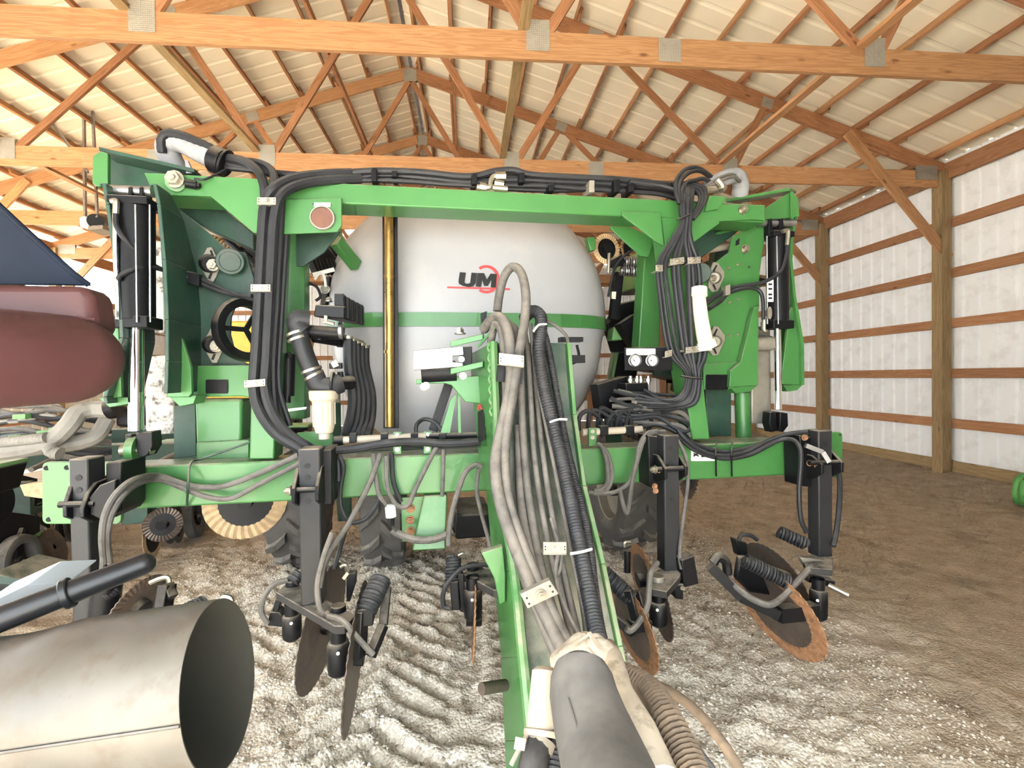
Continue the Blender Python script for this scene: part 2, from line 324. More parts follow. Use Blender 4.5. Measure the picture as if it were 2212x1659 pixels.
# ------------------------------------------------------------------ floor: churned gravel with tyre prints
def vnoise(x, y, seed):
    rs = np.random.RandomState(seed); T = rs.rand(256, 256); xi = np.floor(x).astype(int); yi = np.floor(y).astype(int); fx = x-xi; fy = y-yi
    fx = fx*fx*(3-2*fx); fy = fy*fy*(3-2*fy); g = lambda a, b: T[a % 256, b % 256]
    return (g(xi, yi)*(1-fx)+g(xi+1, yi)*fx)*(1-fy)+(g(xi, yi+1)*(1-fx)+g(xi+1, yi+1)*fx)*fy
def fheight(x, y):
    h = (vnoise(x*1.3, y*1.3, 1)-.5)*.03
    near = np.clip((x+4)/1.2, 0, 1)*np.clip((3.2-x)/1.6, 0, 1)*np.clip((6.2-y)/1.5, 0, 1)
    h = h+near*((vnoise(x*9, y*9, 2)-.5)*.042+(vnoise(x*22, y*22, 3)-.5)*.032+(vnoise(x*45, y*45, 4)-.5)*.016)
    for cx, wd in ((-.55, .36), (.35, .34), (-1.45, .3)):     # two lug bands and an older one
        c = cx+.12*np.sin(y*.7); d = (x-c)/wd; band = np.clip((1-np.abs(d))*4, 0, 1)*np.clip((5.2-y)/1.0, 0, 1)
        ph = (y*1.0+np.abs(d)*wd*.8)/.15; w = np.clip(np.sin(ph*2*math.pi+np.sign(d)*1.2)*2.2, -1, 1)
        h = h+band*(w*.024-.008)*(.25+1.1*vnoise(x*5, y*5, 5))
    h = h-.02*np.clip(vnoise(x*4.5, y*4.5, 6)-.72, 0, 1)*8*near*.5
    h = h*np.clip((XW-.3-x)/.6, 0, 1)
    return h-.02+.09*np.clip((x-(XW-.75))/.8, 0, 1)**1.5*(.6+.8*vnoise(x*2, y*1.3, 8))*(x < XW+.3)
def axis_pts(lo, a, b, hi, fine, coarse):
    p = list(np.arange(lo, a, coarse))+list(np.arange(a, b, fine))+list(np.arange(b, hi+coarse, coarse)); return np.array(p)
gx = axis_pts(-16, -2.4, 3.2, 8, .018, .16); gy = axis_pts(-9, 1.0, 5.2, 17.5, .018, .16)
GX, GY = np.meshgrid(gx, gy); GZh = fheight(GX, GY); nx, ny = len(gx), len(gy)
verts = np.stack([GX.ravel(), GY.ravel(), GZh.ravel()], 1)
idx = np.arange(nx*ny).reshape(ny, nx); quads = np.stack([idx[:-1, :-1].ravel(), idx[:-1, 1:].ravel(), idx[1:, 1:].ravel(), idx[1:, :-1].ravel()], 1)
fme = bpy.data.meshes.new('floor'); fme.vertices.add(len(verts)); fme.vertices.foreach_set('co', verts.ravel()); fme.loops.add(quads.size); fme.polygons.add(len(quads))
fme.loops.foreach_set('vertex_index', quads.ravel().astype(np.int32)); fme.polygons.foreach_set('loop_start', np.arange(0, quads.size, 4, dtype=np.int32)); fme.update(); fme.validate()
fme.polygons.foreach_set('use_smooth', [True]*len(fme.polygons))
def floormat():
    m = bpy.data.materials.new('gravel_and_dirt'); m.use_nodes = True; nt = m.node_tree; N = nt.nodes; K = nt.links; bs = N['Principled BSDF']; bs.inputs['Roughness'].default_value = .95; bs.inputs['Specular IOR Level'].default_value = .15
    tc = N.new('ShaderNodeTexCoord')
    def noise(s, d=3, r=.6):
        n = N.new('ShaderNodeTexNoise'); n.inputs['Scale'].default_value = s; n.inputs['Detail'].default_value = d; n.inputs['Roughness'].default_value = r; K.new(tc.outputs['Object'], n.inputs['Vector']); return n.outputs[0]
    def mr(i, a, b, c=0, d=1):
        n = N.new('ShaderNodeMapRange'); n.inputs[1].default_value = a; n.inputs[2].default_value = b; n.inputs[3].default_value = c; n.inputs[4].default_value = d; K.new(i, n.inputs[0]); return n.outputs[0]
    def mix(f, a, b):
        n = N.new('ShaderNodeMix'); n.data_type = 'RGBA'; K.new(f, n.inputs[0])
        for sck, v in ((n.inputs[6], a), (n.inputs[7], b)):
            if isinstance(v, tuple): sck.default_value = v+(1,)
            else: K.new(v, sck)
        return n.outputs[2]
    def math2(op, a, b):
        n = N.new('ShaderNodeMath'); n.operation = op
        for k, v in enumerate((a, b)):
            if isinstance(v, (int, float)): n.inputs[k].default_value = v
            else: K.new(v, n.inputs[k])
        return n.outputs[0]
    vo = N.new('ShaderNodeTexVoronoi'); vo.inputs['Scale'].default_value = 75; K.new(tc.outputs['Object'], vo.inputs['Vector'])
    hs = N.new('ShaderNodeSeparateColor'); K.new(vo.outputs['Color'], hs.inputs[0])
    grav = mix(mr(hs.outputs[0], .1, .9), (.42, .36, .28), (.80, .74, .64))
    grav = mix(mr(noise(3), .35, .7), grav, mix(noise(20), (.50, .43, .33), (.66, .59, .49)))
    dirt = mix(mr(noise(5, 5, .7), .3, .7), (.31, .24, .165), (.48, .39, .29))
    dirt = mix(mr(noise(55, 2), .55, .75, 0, .6), dirt, (.60, .52, .42))
    sx = N.new('ShaderNodeSeparateXYZ'); K.new(tc.outputs['Object'], sx.inputs[0])
    # loose gravel lies in the traffic lane between the machines, packed dirt elsewhere
    wob = mr(noise(.9), .2, .8, -.7, .7)
    a = mr(math2('ADD', sx.outputs[0], wob), 1.5, 2.6, 1, 0); b = mr(math2('ADD', sx.outputs[1], wob), 4.0, 5.2, 1, 0); c = mr(math2('ADD', sx.outputs[0], wob), -2.6, -1.7, 0, 1)
    lane = math2('MULTIPLY', math2('MULTIPLY', a, b), c)
    near = mr(math2('ADD', sx.outputs[1], wob), 1.5, 2.4, .8, 0)
    lane = math2('MAXIMUM', lane, near)
    full = mix(lane, dirt, grav)
    full = mix(mr(noise(1.6, 3), .60, .68, 0, .5), full, (.20, .15, .10))
    K.new(full, bs.inputs['Base Color'])
    bp = N.new('ShaderNodeBump'); bp.inputs['Strength'].default_value = .8; bp.inputs['Distance'].default_value = .012
    hh = math2('ADD', math2('MULTIPLY', vo.outputs['Distance'], -.7), noise(30, 5, .7)); K.new(hh, bp.inputs['Height']); K.new(bp.outputs[0], bs.inputs['Normal']); return m
M['floor'] = floormat(); fme.materials.append(M['floor'])
floor = bpy.data.objects.new('floor', fme); col.objects.link(floor); structure(floor, 'gravel and packed dirt floor with tyre prints')
# loose stones: one mesh
def stones(n, xr, yr, rmin, rmax):
    rs = np.random.RandomState(11); b = np.array([(1,0,0),(-1,0,0),(0,1,0),(0,-1,0),(0,0,1),(0,0,-1)], float); F = np.array([(0,2,4),(2,1,4),(1,3,4),(3,0,4),(2,0,5),(1,2,5),(3,1,5),(0,3,5)])
    x = rs.uniform(*xr, n); y = yr[0]+(yr[1]-yr[0])*rs.rand(n)**1.6; keep = vnoise(x*1.5, y*1.5, 21) > .32; x, y = x[keep], y[keep]; n = len(x)
    z = fheight(x, y); r = rmin+(rmax-rmin)*rs.rand(n)**3; V = b[None]*(rs.uniform(.6, 1.2, (n, 6, 1)))*r[:, None, None]; a = rs.uniform(0, 6.28, n); ca, sa = np.cos(a), np.sin(a)
    X = V[..., 0]*ca[:, None]-V[..., 1]*sa[:, None]+x[:, None]; Yv = V[..., 0]*sa[:, None]+V[..., 1]*ca[:, None]+y[:, None]; Z = V[..., 2]*.7+z[:, None]+r[:, None]*.15
    vv = np.stack([X, Yv, Z], -1).reshape(-1, 3); ff = (F[None]+6*np.arange(n)[:, None, None]).reshape(-1, 3)
    me = bpy.data.meshes.new('loose_gravel'); me.vertices.add(len(vv)); me.vertices.foreach_set('co', vv.ravel()); me.loops.add(ff.size); me.polygons.add(len(ff)); me.loops.foreach_set('vertex_index', ff.ravel().astype(np.int32)); me.polygons.foreach_set('loop_start', np.arange(0, ff.size, 3, dtype=np.int32)); me.update(); return me
sme = stones(34000, (-2.3, 2.2), (1.1, 4.4), .003, .012); M['stone'] = pmat('gravel_stone', (.66, .60, .51), .9, 0, .35, 40, spec=.2); sme.materials.append(M['stone'])
so = bpy.data.objects.new('loose_gravel', sme); col.objects.link(so); so['kind'] = 'stuff'; tag(so, 'pale loose gravel strewn over the tyre prints', 'gravel')
# ------------------------------------------------------------------ machine materials
DUST = (.42, .36, .28)
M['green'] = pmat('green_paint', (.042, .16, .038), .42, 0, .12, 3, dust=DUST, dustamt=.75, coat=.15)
M['green_shaded'] = pmat('shaded_green_paint', (.012, .045, .027), .5, 0, .35, 7, dust=DUST, dustamt=.6, rust=(.035, .052, .043), rustamt=.55)  # the green paint again, darkened to imitate parts in shade
M['black'] = pmat('black_paint', (.007, .007, .008), .42, 0, .2, 8, dust=DUST, dustamt=.6, spec=.18)
M['hose'] = pmat('black_rubber_hose', (.016, .0165, .019), .5, 0, .25, 14, dust=(.20, .19, .18), dustamt=.4, spec=.3)
M['hose_grey'] = pmat('dusty_rubber_hose', (.095, .086, .077), .75, 0, .3, 12, dust=(.34, .30, .25), dustamt=.6, rust=(.035, .033, .03), rustamt=.5)
M['shank'] = pmat('worn_black_paint', (.02, .02, .021), .45, 0, .2, 8, dust=DUST, dustamt=.8, spec=.3)
M['bar'] = pmat('plain_black_paint', (.012, .012, .013), .4, 0, .15, 8, spec=.4)
M['blackdust'] = pmat('dusty_black_plate', (.035, .032, .03), .7, 0, .3, 8, dust=(.34, .30, .25), dustamt=1.0, spec=.25)
M['zinc'] = pmat('zinc_plated_steel', (.36, .33, .265), .4, .9, .12, 25)
M['chrome'] = pmat('chrome_rod', (.82, .83, .83), .08, 1, .03, 10, rvar=.03)
M['plate'] = pmat('galvanised_clamp', (.28, .255, .21), .5, .4, .12, 20)
M['tank'] = pmat('white_poly_tank', (.31, .31, .318), .34, 0, .04, 2, rust=(.45, .42, .37), rustamt=.12, spec=.4)
M['brass'] = pmat('amber_sight_tube', (.30, .185, .055), .3, .7, .3, 9)
M['rusty'] = pmat('rusted_blade_rim', (.30, .145, .07), .75, .3, .35, 30, rust=(.42, .27, .15), rustamt=.6)
M['blade'] = pmat('worn_blade', (.115, .09, .075), .5, .55, .3, 12, rust=(.2, .12, .07), rustamt=.4)
M['tyre'] = pmat('dusty_tyre_rubber', (.085, .079, .072), .85, 0, .25, 3, dust=(.34, .30, .25), dustamt=.9)
M['chip'] = pmat('chipped_white_paint', (.42, .405, .37), .6, 0, .1, 8, rust=(.06, .045, .035), rustamt=.95)
M['beige'] = pmat('beige_plastic', (.42, .36, .28), .5, 0, .1, 6)
M['white'] = pmat('white_sticker', (.82, .82, .80), .5, 0, .04, 8)
M['ink'] = pmat('ink_and_hole_black', (.005, .005, .005), .7, 0, .1, 8)  # for print, and for black discs that imitate the dark of open holes
M['red'] = pmat('red_ink', (.45, .04, .04), .5, 0, .1, 8)
M['tape'] = pmat('cream_tape', (.74, .68, .55), .75, 0, .15, 18, bump=.6, bscale=25, rust=(.3, .26, .2), rustamt=.5)
M['brown'] = pmat('brown_plug', (.12, .05, .03), .6, 0, .2, 20)
M['rubber_gry'] = pmat('grey_fabric_sleeve', (.24, .245, .255), .8, 0, .25, 9, bump=.6, bscale=14)
M['yellow'] = pmat('yellow_paint', (.72, .42, .03), .4, 0, .1, 5)
BU, BV = .33, 2.25
def m2w(u, v, z=0): return Vector((u*cph-v*sph, u*sph+v*cph, z))
def mthing(name, base, label, cat, group=None):
    e = empty(name, m2w(*base), PHI); e['_b'] = 0; del e['_b']; OFF[e.name] = Vector((base[0], base[1], base[2] if len(base) > 2 else 0)); tag(e, label, cat, group); return e
OFF = {}
def part(root, name, mb, m, bevel=0, sub=None, smooth=35, label=None):
    o = mb.build(name, M[m] if isinstance(m, str) else m, sub or root, bevel, smooth, label)
    if sub is None: o.location = -OFF[root.name]
    return o
def hose(root, path, rpx, m='hose', name='hose', n=9, res=6, corr=None, r2=None, sub=None):
    pts = [P(*p) for p in path]; vm = sum(p[2] for p in path)/len(path); r = rpx/1065*vm
    b = MB()
    if corr: b.corr(pts, r, corr, n=10)
    else: b.tube(pts, r, n, res, None if r2 is None else r2/1065*vm)
    return part(root, name, b, m, sub=sub)
def bolts(root, lst, v, rpx, sub=None, m='zinc', name='bolt', ax=(0, -1, 0)):
    for x, y in lst:
        r = rpx/1065*v; part(root, name, MB().bolt(P(x, y, v), ax, r, r), m, sub=sub)
def rot_poly(c, pts, a): return [(c[0]+x*math.cos(a)-y*math.sin(a), c[1]+x*math.sin(a)+y*math.cos(a)) for x, y in pts]
def Q(px, py, z):                      # machine coordinates on a level plane
    d = ray(px, py); t = (z-CAMH)/d.z; a = d.x*cph+d.y*sph; b = -d.x*sph+d.y*cph; return Vector((a*t, b*t, z))

# ------------------------------------------------------------------ planter frame
V0 = 2.167
fr = mthing('planter_frame', (BU, BV), 'large green steel planter frame with crossbars, wing plates and hitch tongue', 'farm machine')
uL, uR = P(112, 1050, V0).x, P(1800, 980, V0).x
beam = part(fr, 'lower_toolbar', MB().box((uL, V0, .998), (uR, V0+.17, 1.168)), 'green', .008)
def rrect(x0, y0, x1, y1, r, k=4):
    out = []
    for cx, cy, a in ((x1-r, y0+r, -90), (x1-r, y1-r, 0), (x0+r, y1-r, 90), (x0+r, y0+r, 180)):
        out += [(cx+r*math.cos(math.radians(a+90*i/k)), cy+r*math.sin(math.radians(a+90*i/k))) for i in range(k+1)]
    return out
ep = part(fr, 'end_plate', MB().plate(rrect(91, 998, 262, 1132, 12), V0-.022, .02), 'green', .002)
for x, y in ((101, 1011), (106, 1122), (145, 1010)): part(fr, 'bolt_hole', MB().cyl(P(x, y, V0-.024), P(x, y, V0-.020), .0095), 'ink', sub=ep)
ep = part(fr, 'end_plate', MB().plate(rrect(1722, 933, 1820, 1031, 7), V0-.018, .018), 'green', .002)
for x, y in ((1814, 939), (1812, 1022)): part(fr, 'bolt_hole', MB().cyl(P(x, y, V0-.020), P(x, y, V0-.016), .006), 'ink', sub=ep)
uA, uB = P(330, 390, 2.19).x, P(1650, 445, 2.19).x
part(fr, 'upper_crossbar', MB().box((uA, V0+.01, 2.240), (uB, V0+.165, 2.327)), 'green', .006)
# legs between the two bars
def leg(name, t0, t1, b0, b1, v, d, m='green'):
    a = [P(*t0, v), P(*t1, v), P(*b1, v), P(*b0, v)]; return part(fr, name, MB().prism(a, (0, d, 0)), m, .006)
leg('upright', (556, 430), (612, 432), (538, 992), (592, 992), V0+.012, .13)
leg('upright', (1424, 436), (1474, 438), (1496, 950), (1534, 949), V0+.012, .12)
leg('inner_leg', (617, 470), (658, 470), (606, 905), (660, 905), V0+.33, .1)
leg('inner_leg', (1396, 500), (1432, 500), (1376, 800), (1424, 800), V0+.33, .1)
# gusset plates
part(fr, 'gusset_plate', MB().plate([(311, 373), (560, 386), (604, 392), (604, 508), (548, 503), (455, 424), (333, 421)], V0-.008, .014), 'green', .002)
pp = part(fr, 'port_plate', MB().plate([(604, 432), (738, 427), (738, 488), (728, 501), (604, 506)], V0-.012, .012), 'green', .002)
part(fr, 'port_ring', MB().lathe([(.047, 0), (.051, -.004), (.0485, -.014), (.044, -.014), (.042, -.002)], P(697, 472, V0-.012), (0, 1, 0), 32), 'plate', sub=pp)
part(fr, 'port_plug', MB().lathe([(0, -.006), (.0435, -.006), (.0435, .004)], P(697, 472, V0-.018), (0, 1, 0), 32), 'brown', sub=pp)
st = part(fr, 'sticker', MB().plate(rrect(678, 437.5, 714, 447, 1.5), V0-.0138, .0015), 'white', sub=pp, label='white sticker reading PUMP PRESSURE')
def text(s, size, m, align='CENTER'):
    cu = bpy.data.curves.new('lettering', 'FONT'); cu.body = s; cu.size = size; cu.align_x = align; cu.align_y = 'CENTER'; cu.extrude = .0004; cu.resolution_u = 3
    o = bpy.data.objects.new('lettering', cu); col.objects.link(o); dg = bpy.context.evaluated_depsgraph_get(); me = bpy.data.meshes.new_from_object(o.evaluated_get(dg)); bpy.data.objects.remove(o); me.materials.clear(); me.materials.append(M[m]); return me
def lettering(root, s, px, py, v, hpx, m='ink', sub=None, wide=1.0, tilt=0.0):
    size = hpx/1065*v*1.42; me = text(s, size, m); o = link('lettering', me, sub or root); c = P(px, py, v)
    o.location = c-(Vector((0, 0, 0)) if sub else OFF[root.name]); o.rotation_euler = (math.pi/2, tilt, 0); o.scale = (wide, 1, 1); return o
lettering(fr, 'PUMP PRESSURE', 696, 442.3, V0-.0142, 4.6, sub=st, wide=.82)
part(fr, 'gusset_plate', MB().plate([(1343, 457), (1427, 459), (1434, 532), (1421, 524), (1345, 466)], V0-.006, .012), 'green', .002)
part(fr, 'gusset_plate', MB().plate([(1490, 476), (1553, 470), (1554, 483), (1497, 524), (1488, 520)], V0-.004, .012), 'green', .002)
part(fr, 'gusset_plate', MB().plate([(1318, 489), (1360, 490), (1416, 515), (1400, 556), (1383, 552), (1319, 494)], V0+.17, .012), 'green', .002)
part(fr, 'gusset_plate', MB().plate([(640, 505), (735, 500), (700, 545), (655, 575), (640, 575)], V0+.17, .012), 'green_shaded', .002)
part(fr, 'tank_brace', MB().bar(P(725, 520, 2.5), P(770, 575, 2.62), .045, .06), 'green', .004)
# ---- left wing tower
vt = 2.30
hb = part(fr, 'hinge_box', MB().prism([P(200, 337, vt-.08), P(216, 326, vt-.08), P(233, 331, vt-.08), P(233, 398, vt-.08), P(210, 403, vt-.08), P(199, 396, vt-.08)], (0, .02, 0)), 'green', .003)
part(fr, 'hinge_box_top', MB().hexa([P(214, 325, vt-.07), P(420, 372, vt-.07), P(420, 372, vt-.06)+Vector((0, .26, 0)), P(214, 325, vt-.06)+Vector((0, .26, 0))]+[q+Vector((0, 0, .014)) for q in (P(214, 325, vt-.07), P(420, 372, vt-.07), P(420, 372, vt-.06)+Vector((0, .26, 0)), P(214, 325, vt-.06)+Vector((0, .26, 0)))]), 'green_shaded')
part(fr, 'hinge_box_back', MB().plate([(231, 331), (420, 376), (420, 425), (231, 400)], vt+.05, .012), 'green_shaded')  # darkened green stands in for the shadow inside the hinge box
b = part(fr, 'hinge_pin', MB().cyl(P(378, 395, V0-.012), P(378, 395, V0-.03), .034, n=24), 'green', .002)
part(fr, 'bolt', MB().bolt(P(378, 388, V0-.028), (0, -1, 0), .026, .022), 'zinc', sub=b)
part(fr, 'sensor', MB().cyl(P(400, 396, V0-.03), P(425, 400, V0-.02), .017).cyl(P(425, 400, V0-.02), P(433, 402, V0-.02), .011), 'black', .002)
def edgeplate(name, pix0, vfront, depth, thick, m='green_shaded'):   # a plate lying fore and aft: front edge traced, extended backwards
    pts = [P(x, y, vfront) for x, y in pix0]; b = MB(); n = len(pts); T = Vector((thick, 0, 0))
    for i in range(n-1):
        d0, d1 = (depth[i], depth[i+1]) if isinstance(depth, (list, tuple)) else (depth, depth)
        A, Bq = pts[i], pts[i+1]; b.hexa([A, A+T, A+T+Vector((0, d0, 0)), A+Vector((0, d0, 0)), Bq, Bq+T, Bq+T+Vector((0, d1, 0)), Bq+Vector((0, d1, 0))])
    return part(fr, name, b, m, .003)
edgeplate('cylinder_lug', [(212, 398), (219, 394), (227, 440), (244, 560), (256, 690), (258, 730), (222, 858), (224, 872)], 2.06, [.06, .1, .16, .2, .22, .22, .24, .24], .014)
edgeplate('cylinder_lug', [(322, 400), (329, 396), (338, 440), (350, 560), (356, 690), (356, 780), (354, 850)], 2.06, [.06, .1, .18, .26, .28, .28, .28], .014)
part(fr, 'lug_foot', MB().plate([(222, 735), (256, 700), (262, 858), (222, 862)], 2.10, .02), 'green', .003)
part(fr, 'lug_foot', MB().plate([(356, 700), (380, 690), (412, 792), (414, 850), (408, 858), (360, 858)], 2.16, .02), 'green', .003)
part(fr, 'foot_shelf', MB().hexa([Q(213, 868, 1.42), Q(288, 868, 1.42), Q(284, 880, 1.405), Q(226, 880, 1.405)]+[p+Vector((0, 0, .014)) for p in (Q(213, 868, 1.42), Q(288, 868, 1.42), Q(284, 880, 1.405), Q(226, 880, 1.405))]) if False else MB().plate([(213, 860), (286, 858), (280, 872), (236, 880)], 2.12, .1), 'green', .002)
part(fr, 'foot_shelf', MB().plate([(364, 856), (424, 854), (418, 872), (388, 878)], 2.18, .1), 'green', .002)
part(fr, 'wing_plate', MB().plate([(338, 402), (352, 402), (372, 440), (432, 486), (492, 540), (530, 545), (549, 600), (549, 638), (512, 652), (499, 684), (497, 722), (508, 764), (530, 784), (549, 790), (414, 792), (356, 700), (346, 520)], vt+.03, .016), 'green_shaded', .003)  # the shade on this plate is put into its darkened green
for (cx, cy) in ((455, 567), (462, 742)):
    d = part(fr, 'flange', MB().plate([(cx-8, cy-32), (cx+2, cy-34), (cx+16, cy-6), (cx+18, cy+16), (cx+6, cy+42), (cx-4, cy+42), (cx-22, cy+10), (cx-22, cy-6)], vt+.018, .010), 'plate', .002)
    part(fr, 'hub', MB().cyl(P(cx, cy+4, vt-.012), P(cx-4, cy+2, vt+.02), .034, .04, 20), 'black', .003, sub=d); bolts(fr, [(cx+6, cy+6)], vt-.014, 9, sub=d)
    part(fr, 'slot', MB().plate([(cx-2, cy-26), (cx+2, cy-27), (cx+7, cy-14), (cx+3, cy-12)], vt+.016, .003), 'ink', sub=d); part(fr, 'slot', MB().plate([(cx-6, cy+34), (cx-1, cy+22), (cx+4, cy+23), (cx-1, cy+36)], vt+.016, .003), 'ink', sub=d)
part(fr, 'hinge_tube', MB().cyl(P(497, 565, vt-.02), P(497, 565, vt+.12), .055, n=28).cyl(P(497, 565, vt-.024), P(497, 565, vt-.018), .042, n=28), 'green_shaded', .003)
part(fr, 'wing_block', MB().plate([(412, 790), (549, 788), (549, 860), (520, 856), (412, 858)], vt+.0, .2), 'green', .004)
part(fr, 'recess_shade', MB().plate(rrect(444, 820, 492, 850, 3), vt-.006, .01), 'black', .001)  # black plate stands in for the shade inside the square opening
part(fr, 'sleeve', MB().prism([P(420, 862, vt+.02), P(523, 862, vt+.02), P(521, 982, vt+.02), P(424, 985, vt+.02)], (0, .17, 0)), 'green', .012)
part(fr, 'sleeve_side', MB().plate([(375, 878), (422, 870), (424, 985), (375, 992)], vt+.06, .14), 'green_shaded', .003)
part(fr, 'sleeve_base', MB().plate([(424, 956), (538, 950), (538, 990), (424, 992)], vt+.0, .22), 'green', .004)
part(fr, 'slide_tube', MB().plate([(311, 770), (374, 766), (377, 936), (328, 940), (314, 930)], vt+.10, .12), 'chip', .006, label='slide tube with flaking white paint and rust')
part(fr, 'slide_tube', MB().plate([(331, 520), (352, 520), (356, 720), (331, 720)], vt+.16, .1), 'chip', .006)
part(fr, 'wing_arm', MB().plate([(330, 425), (455, 426), (548, 505), (548, 540), (432, 486), (380, 455)], vt+.10, .10), 'green_shaded', .004)
part(fr, 'brace_bar', MB().bar(P(412, 480, vt+.3), P(545, 515, vt+.2), .05, .06), 'beige', .003)
# ---- right wing tower
vr = 2.36
part(fr, 'hinge_plate', MB().plate([(1480, 440), (1552, 441), (1651, 443), (1651, 476), (1622, 474), (1552, 478), (1490, 478)], V0-.002, .02), 'green', .002)
part(fr, 'bolt', MB().bolt(P(1603, 454, V0-.002), (0, -1, 0), .016, .022), 'zinc')
part(fr, 'hinge_box', MB().plate([(1707, 414), (1725, 427), (1727, 468), (1705, 470), (1652, 474), (1652, 450)], vr-.06, .018), 'green', .003)
part(fr, 'hinge_box_top', MB().hexa([P(1567, 437, vr-.1), P(1706, 412, vr-.1), P(1720, 418, vr+.2), P(1590, 440, vr+.2)]+[q+Vector((0, 0, .016)) for q in (P(1567, 437, vr-.1), P(1706, 412, vr-.1), P(1720, 418, vr+.2), P(1590, 440, vr+.2))]), 'green', .002)
part(fr, 'hinge_box_side', MB().hexa([P(1707, 414, vr-.07), P(1707, 414, vr+.2), P(1707, 470, vr+.2), P(1707, 470, vr-.07)]+[q+Vector((.02, 0, 0)) for q in (P(1707, 414, vr-.07), P(1707, 414, vr+.2), P(1707, 470, vr+.2), P(1707, 470, vr-.07))]), 'green')
part(fr, 'top_bracket', MB().plate([(1533, 422), (1572, 424), (1552, 452), (1524, 456)], V0-.02, .03), 'green', .003)
wp = part(fr, 'wing_plate', MB().plate([(1500, 640), (1528, 580), (1575, 545), (1582, 512), (1626, 486), (1634, 470), (1644, 464), (1655, 470), (1654, 500), (1641, 590), (1640, 664), (1629, 700), (1604, 786), (1520, 790), (1500, 760)], vr-.02, .016), 'green', .003)
bolts(fr, [(1609, 538)], vr-.02, 8, sub=wp); bolts(fr, [(1626, 482)], vr-.02, 9, sub=wp)
bolts(fr, [(1574, 580), (1594, 571), (1575, 653), (1595, 646), (1575, 725), (1595, 722)], vr-.02, 2.8, sub=wp)
part(fr, 'bolt_hole', MB().cyl(P(1617, 577, vr-.021), P(1617, 577, vr-.018), .006), 'ink', sub=wp)
part(fr, 'bolt_hole', MB().plate([(1590, 520), (1598, 514), (1597, 528), (1589, 531)], vr-.022, .003), 'ink', sub=wp)
for (cx, cy) in ((1545, 600), (1546, 738)):
    d = part(fr, 'flange', MB().plate([(cx-4, cy-34), (cx+6, cy-33), (cx+20, cy-14), (cx+20, cy-2), (cx+6, cy+29), (cx-6, cy+31), (cx-14, cy+20), (cx-14, cy-8)], vr-.034, .010), 'plate', .002)
    part(fr, 'hub', MB().cyl(P(cx-2, cy, vr-.065), P(cx, cy, vr-.03), .026, .032, 20), 'plate', .002, sub=d); bolts(fr, [(cx-5, cy+1)], vr-.066, 6, sub=d)
    part(fr, 'slot', MB().plate([(cx-6, cy-14), (cx+2, cy-28), (cx+5, cy-27), (cx-2, cy-12)], vr-.036, .003), 'ink', sub=d); part(fr, 'slot', MB().plate([(cx-6, cy+15), (cx-2, cy+14), (cx+3, cy+25), (cx, cy+27)], vr-.036, .003), 'ink', sub=d)
part(fr, 'hinge_tube', MB().cyl(P(1514, 590, vr-.05), P(1514, 590, vr+.1), .05, n=24), 'green_shaded', .003)
edgeplate('cylinder_lug', [(1707, 480), (1711, 466), (1718, 466), (1708, 520), (1706, 560), (1714, 640), (1731, 740), (1732, 832)], 2.32, [.06, .07, .08, .10, .12, .14, .16, .16], .016, 'green')
part(fr, 'lug_foot', MB().plate([(1707, 668), (1715, 660), (1737, 740), (1737, 832), (1690, 830), (1690, 800)], 2.34, .02), 'green', .003)
part(fr, 'lug_foot', MB().plate([(1629, 664), (1639, 662), (1638, 832), (1576, 836), (1578, 800), (1600, 783)], vr-.06, .035), 'green', .003)
part(fr, 'foot_shelf', MB().plate([(1576, 836), (1638, 832), (1620, 846), (1590, 850)], vr-.03, .08), 'green', .002)
part(fr, 'foot_shelf', MB().plate([(1692, 832), (1736, 830), (1722, 843), (1702, 846)], vr-.0, .08), 'green', .002)
part(fr, 'wing_block', MB().plate([(1520, 786), (1602, 780), (1602, 834), (1574, 842), (1520, 842)], vr-.03, .18), 'green', .004)
part(fr, 'recess_shade', MB().plate(rrect(1526, 809, 1573, 842, 3), vr-.036, .01), 'black', .001)  # shade of the opening, drawn as a black plate on the block
part(fr, 'sleeve', MB().plate([(1524, 842), (1580, 842), (1580, 942), (1530, 944)], vr+.03, .14), 'green_shaded', .004)
part(fr, 'sleeve', MB().cyl(P(1603, 848, vr+.08), P(1606, 944, vr+.08), .04, n=20), 'green')
part(fr, 'slide_tube', MB().plate([(1624, 705), (1664, 705), (1667, 915), (1624, 915)], vr+.05, .1), 'plate', .006, label='dusty grey slide tube beside the right cylinder')
part(fr, 'slide_collar', MB().cyl(P(1628, 742, vr+.0), P(1664, 742, vr+.0), .04, n=20), 'plate')
part(fr, 'wing_arm', MB().plate([(1490, 522), (1558, 478), (1622, 476), (1580, 512), (1510, 560), (1490, 570)], vr+.03, .10), 'green_shaded', .004)
part(fr, 'brace_strip', MB().bar(P(1548, 505, vr-.0), P(1616, 488, vr-.0), .02, .012), 'green')
part(fr, 'tie_rod', MB().cyl(P(1484, 548, vr+.1), P(1575, 532, vr+.12), .018), 'beige')
# ---- centre bracket below the bar
cb = part(fr, 'drop_bracket', MB().prism([P(916, 1072, V0+.0), P(966, 1068, V0+.0), P(962, 1186, V0-.05), P(891, 1190, V0-.05)], (0, .12, 0)), 'green', .005)
cp = part(fr, 'bracket_plate', MB().plate([(866, 1075), (916, 1072), (905, 1172), (869, 1170)], V0+.05, .014), 'green', .002)
bolts(fr, [(887, 1098), (886, 1123), (887, 1147)], V0+.05, 7, sub=cp, m='rusty')
part(fr, 'hitch_housing', MB().plate([(985, 1112), (1062, 1108), (1070, 1160), (985, 1166)], V0+.20, .35), 'black', .01)

# ------------------------------------------------------------------ tongue
def T3(x, y, v): return P(x, y, v)
tf = [(1040, 718, 1.93), (1072, 704, 1.86), (1190, 690, 1.86), (1236, 730, 1.90)]
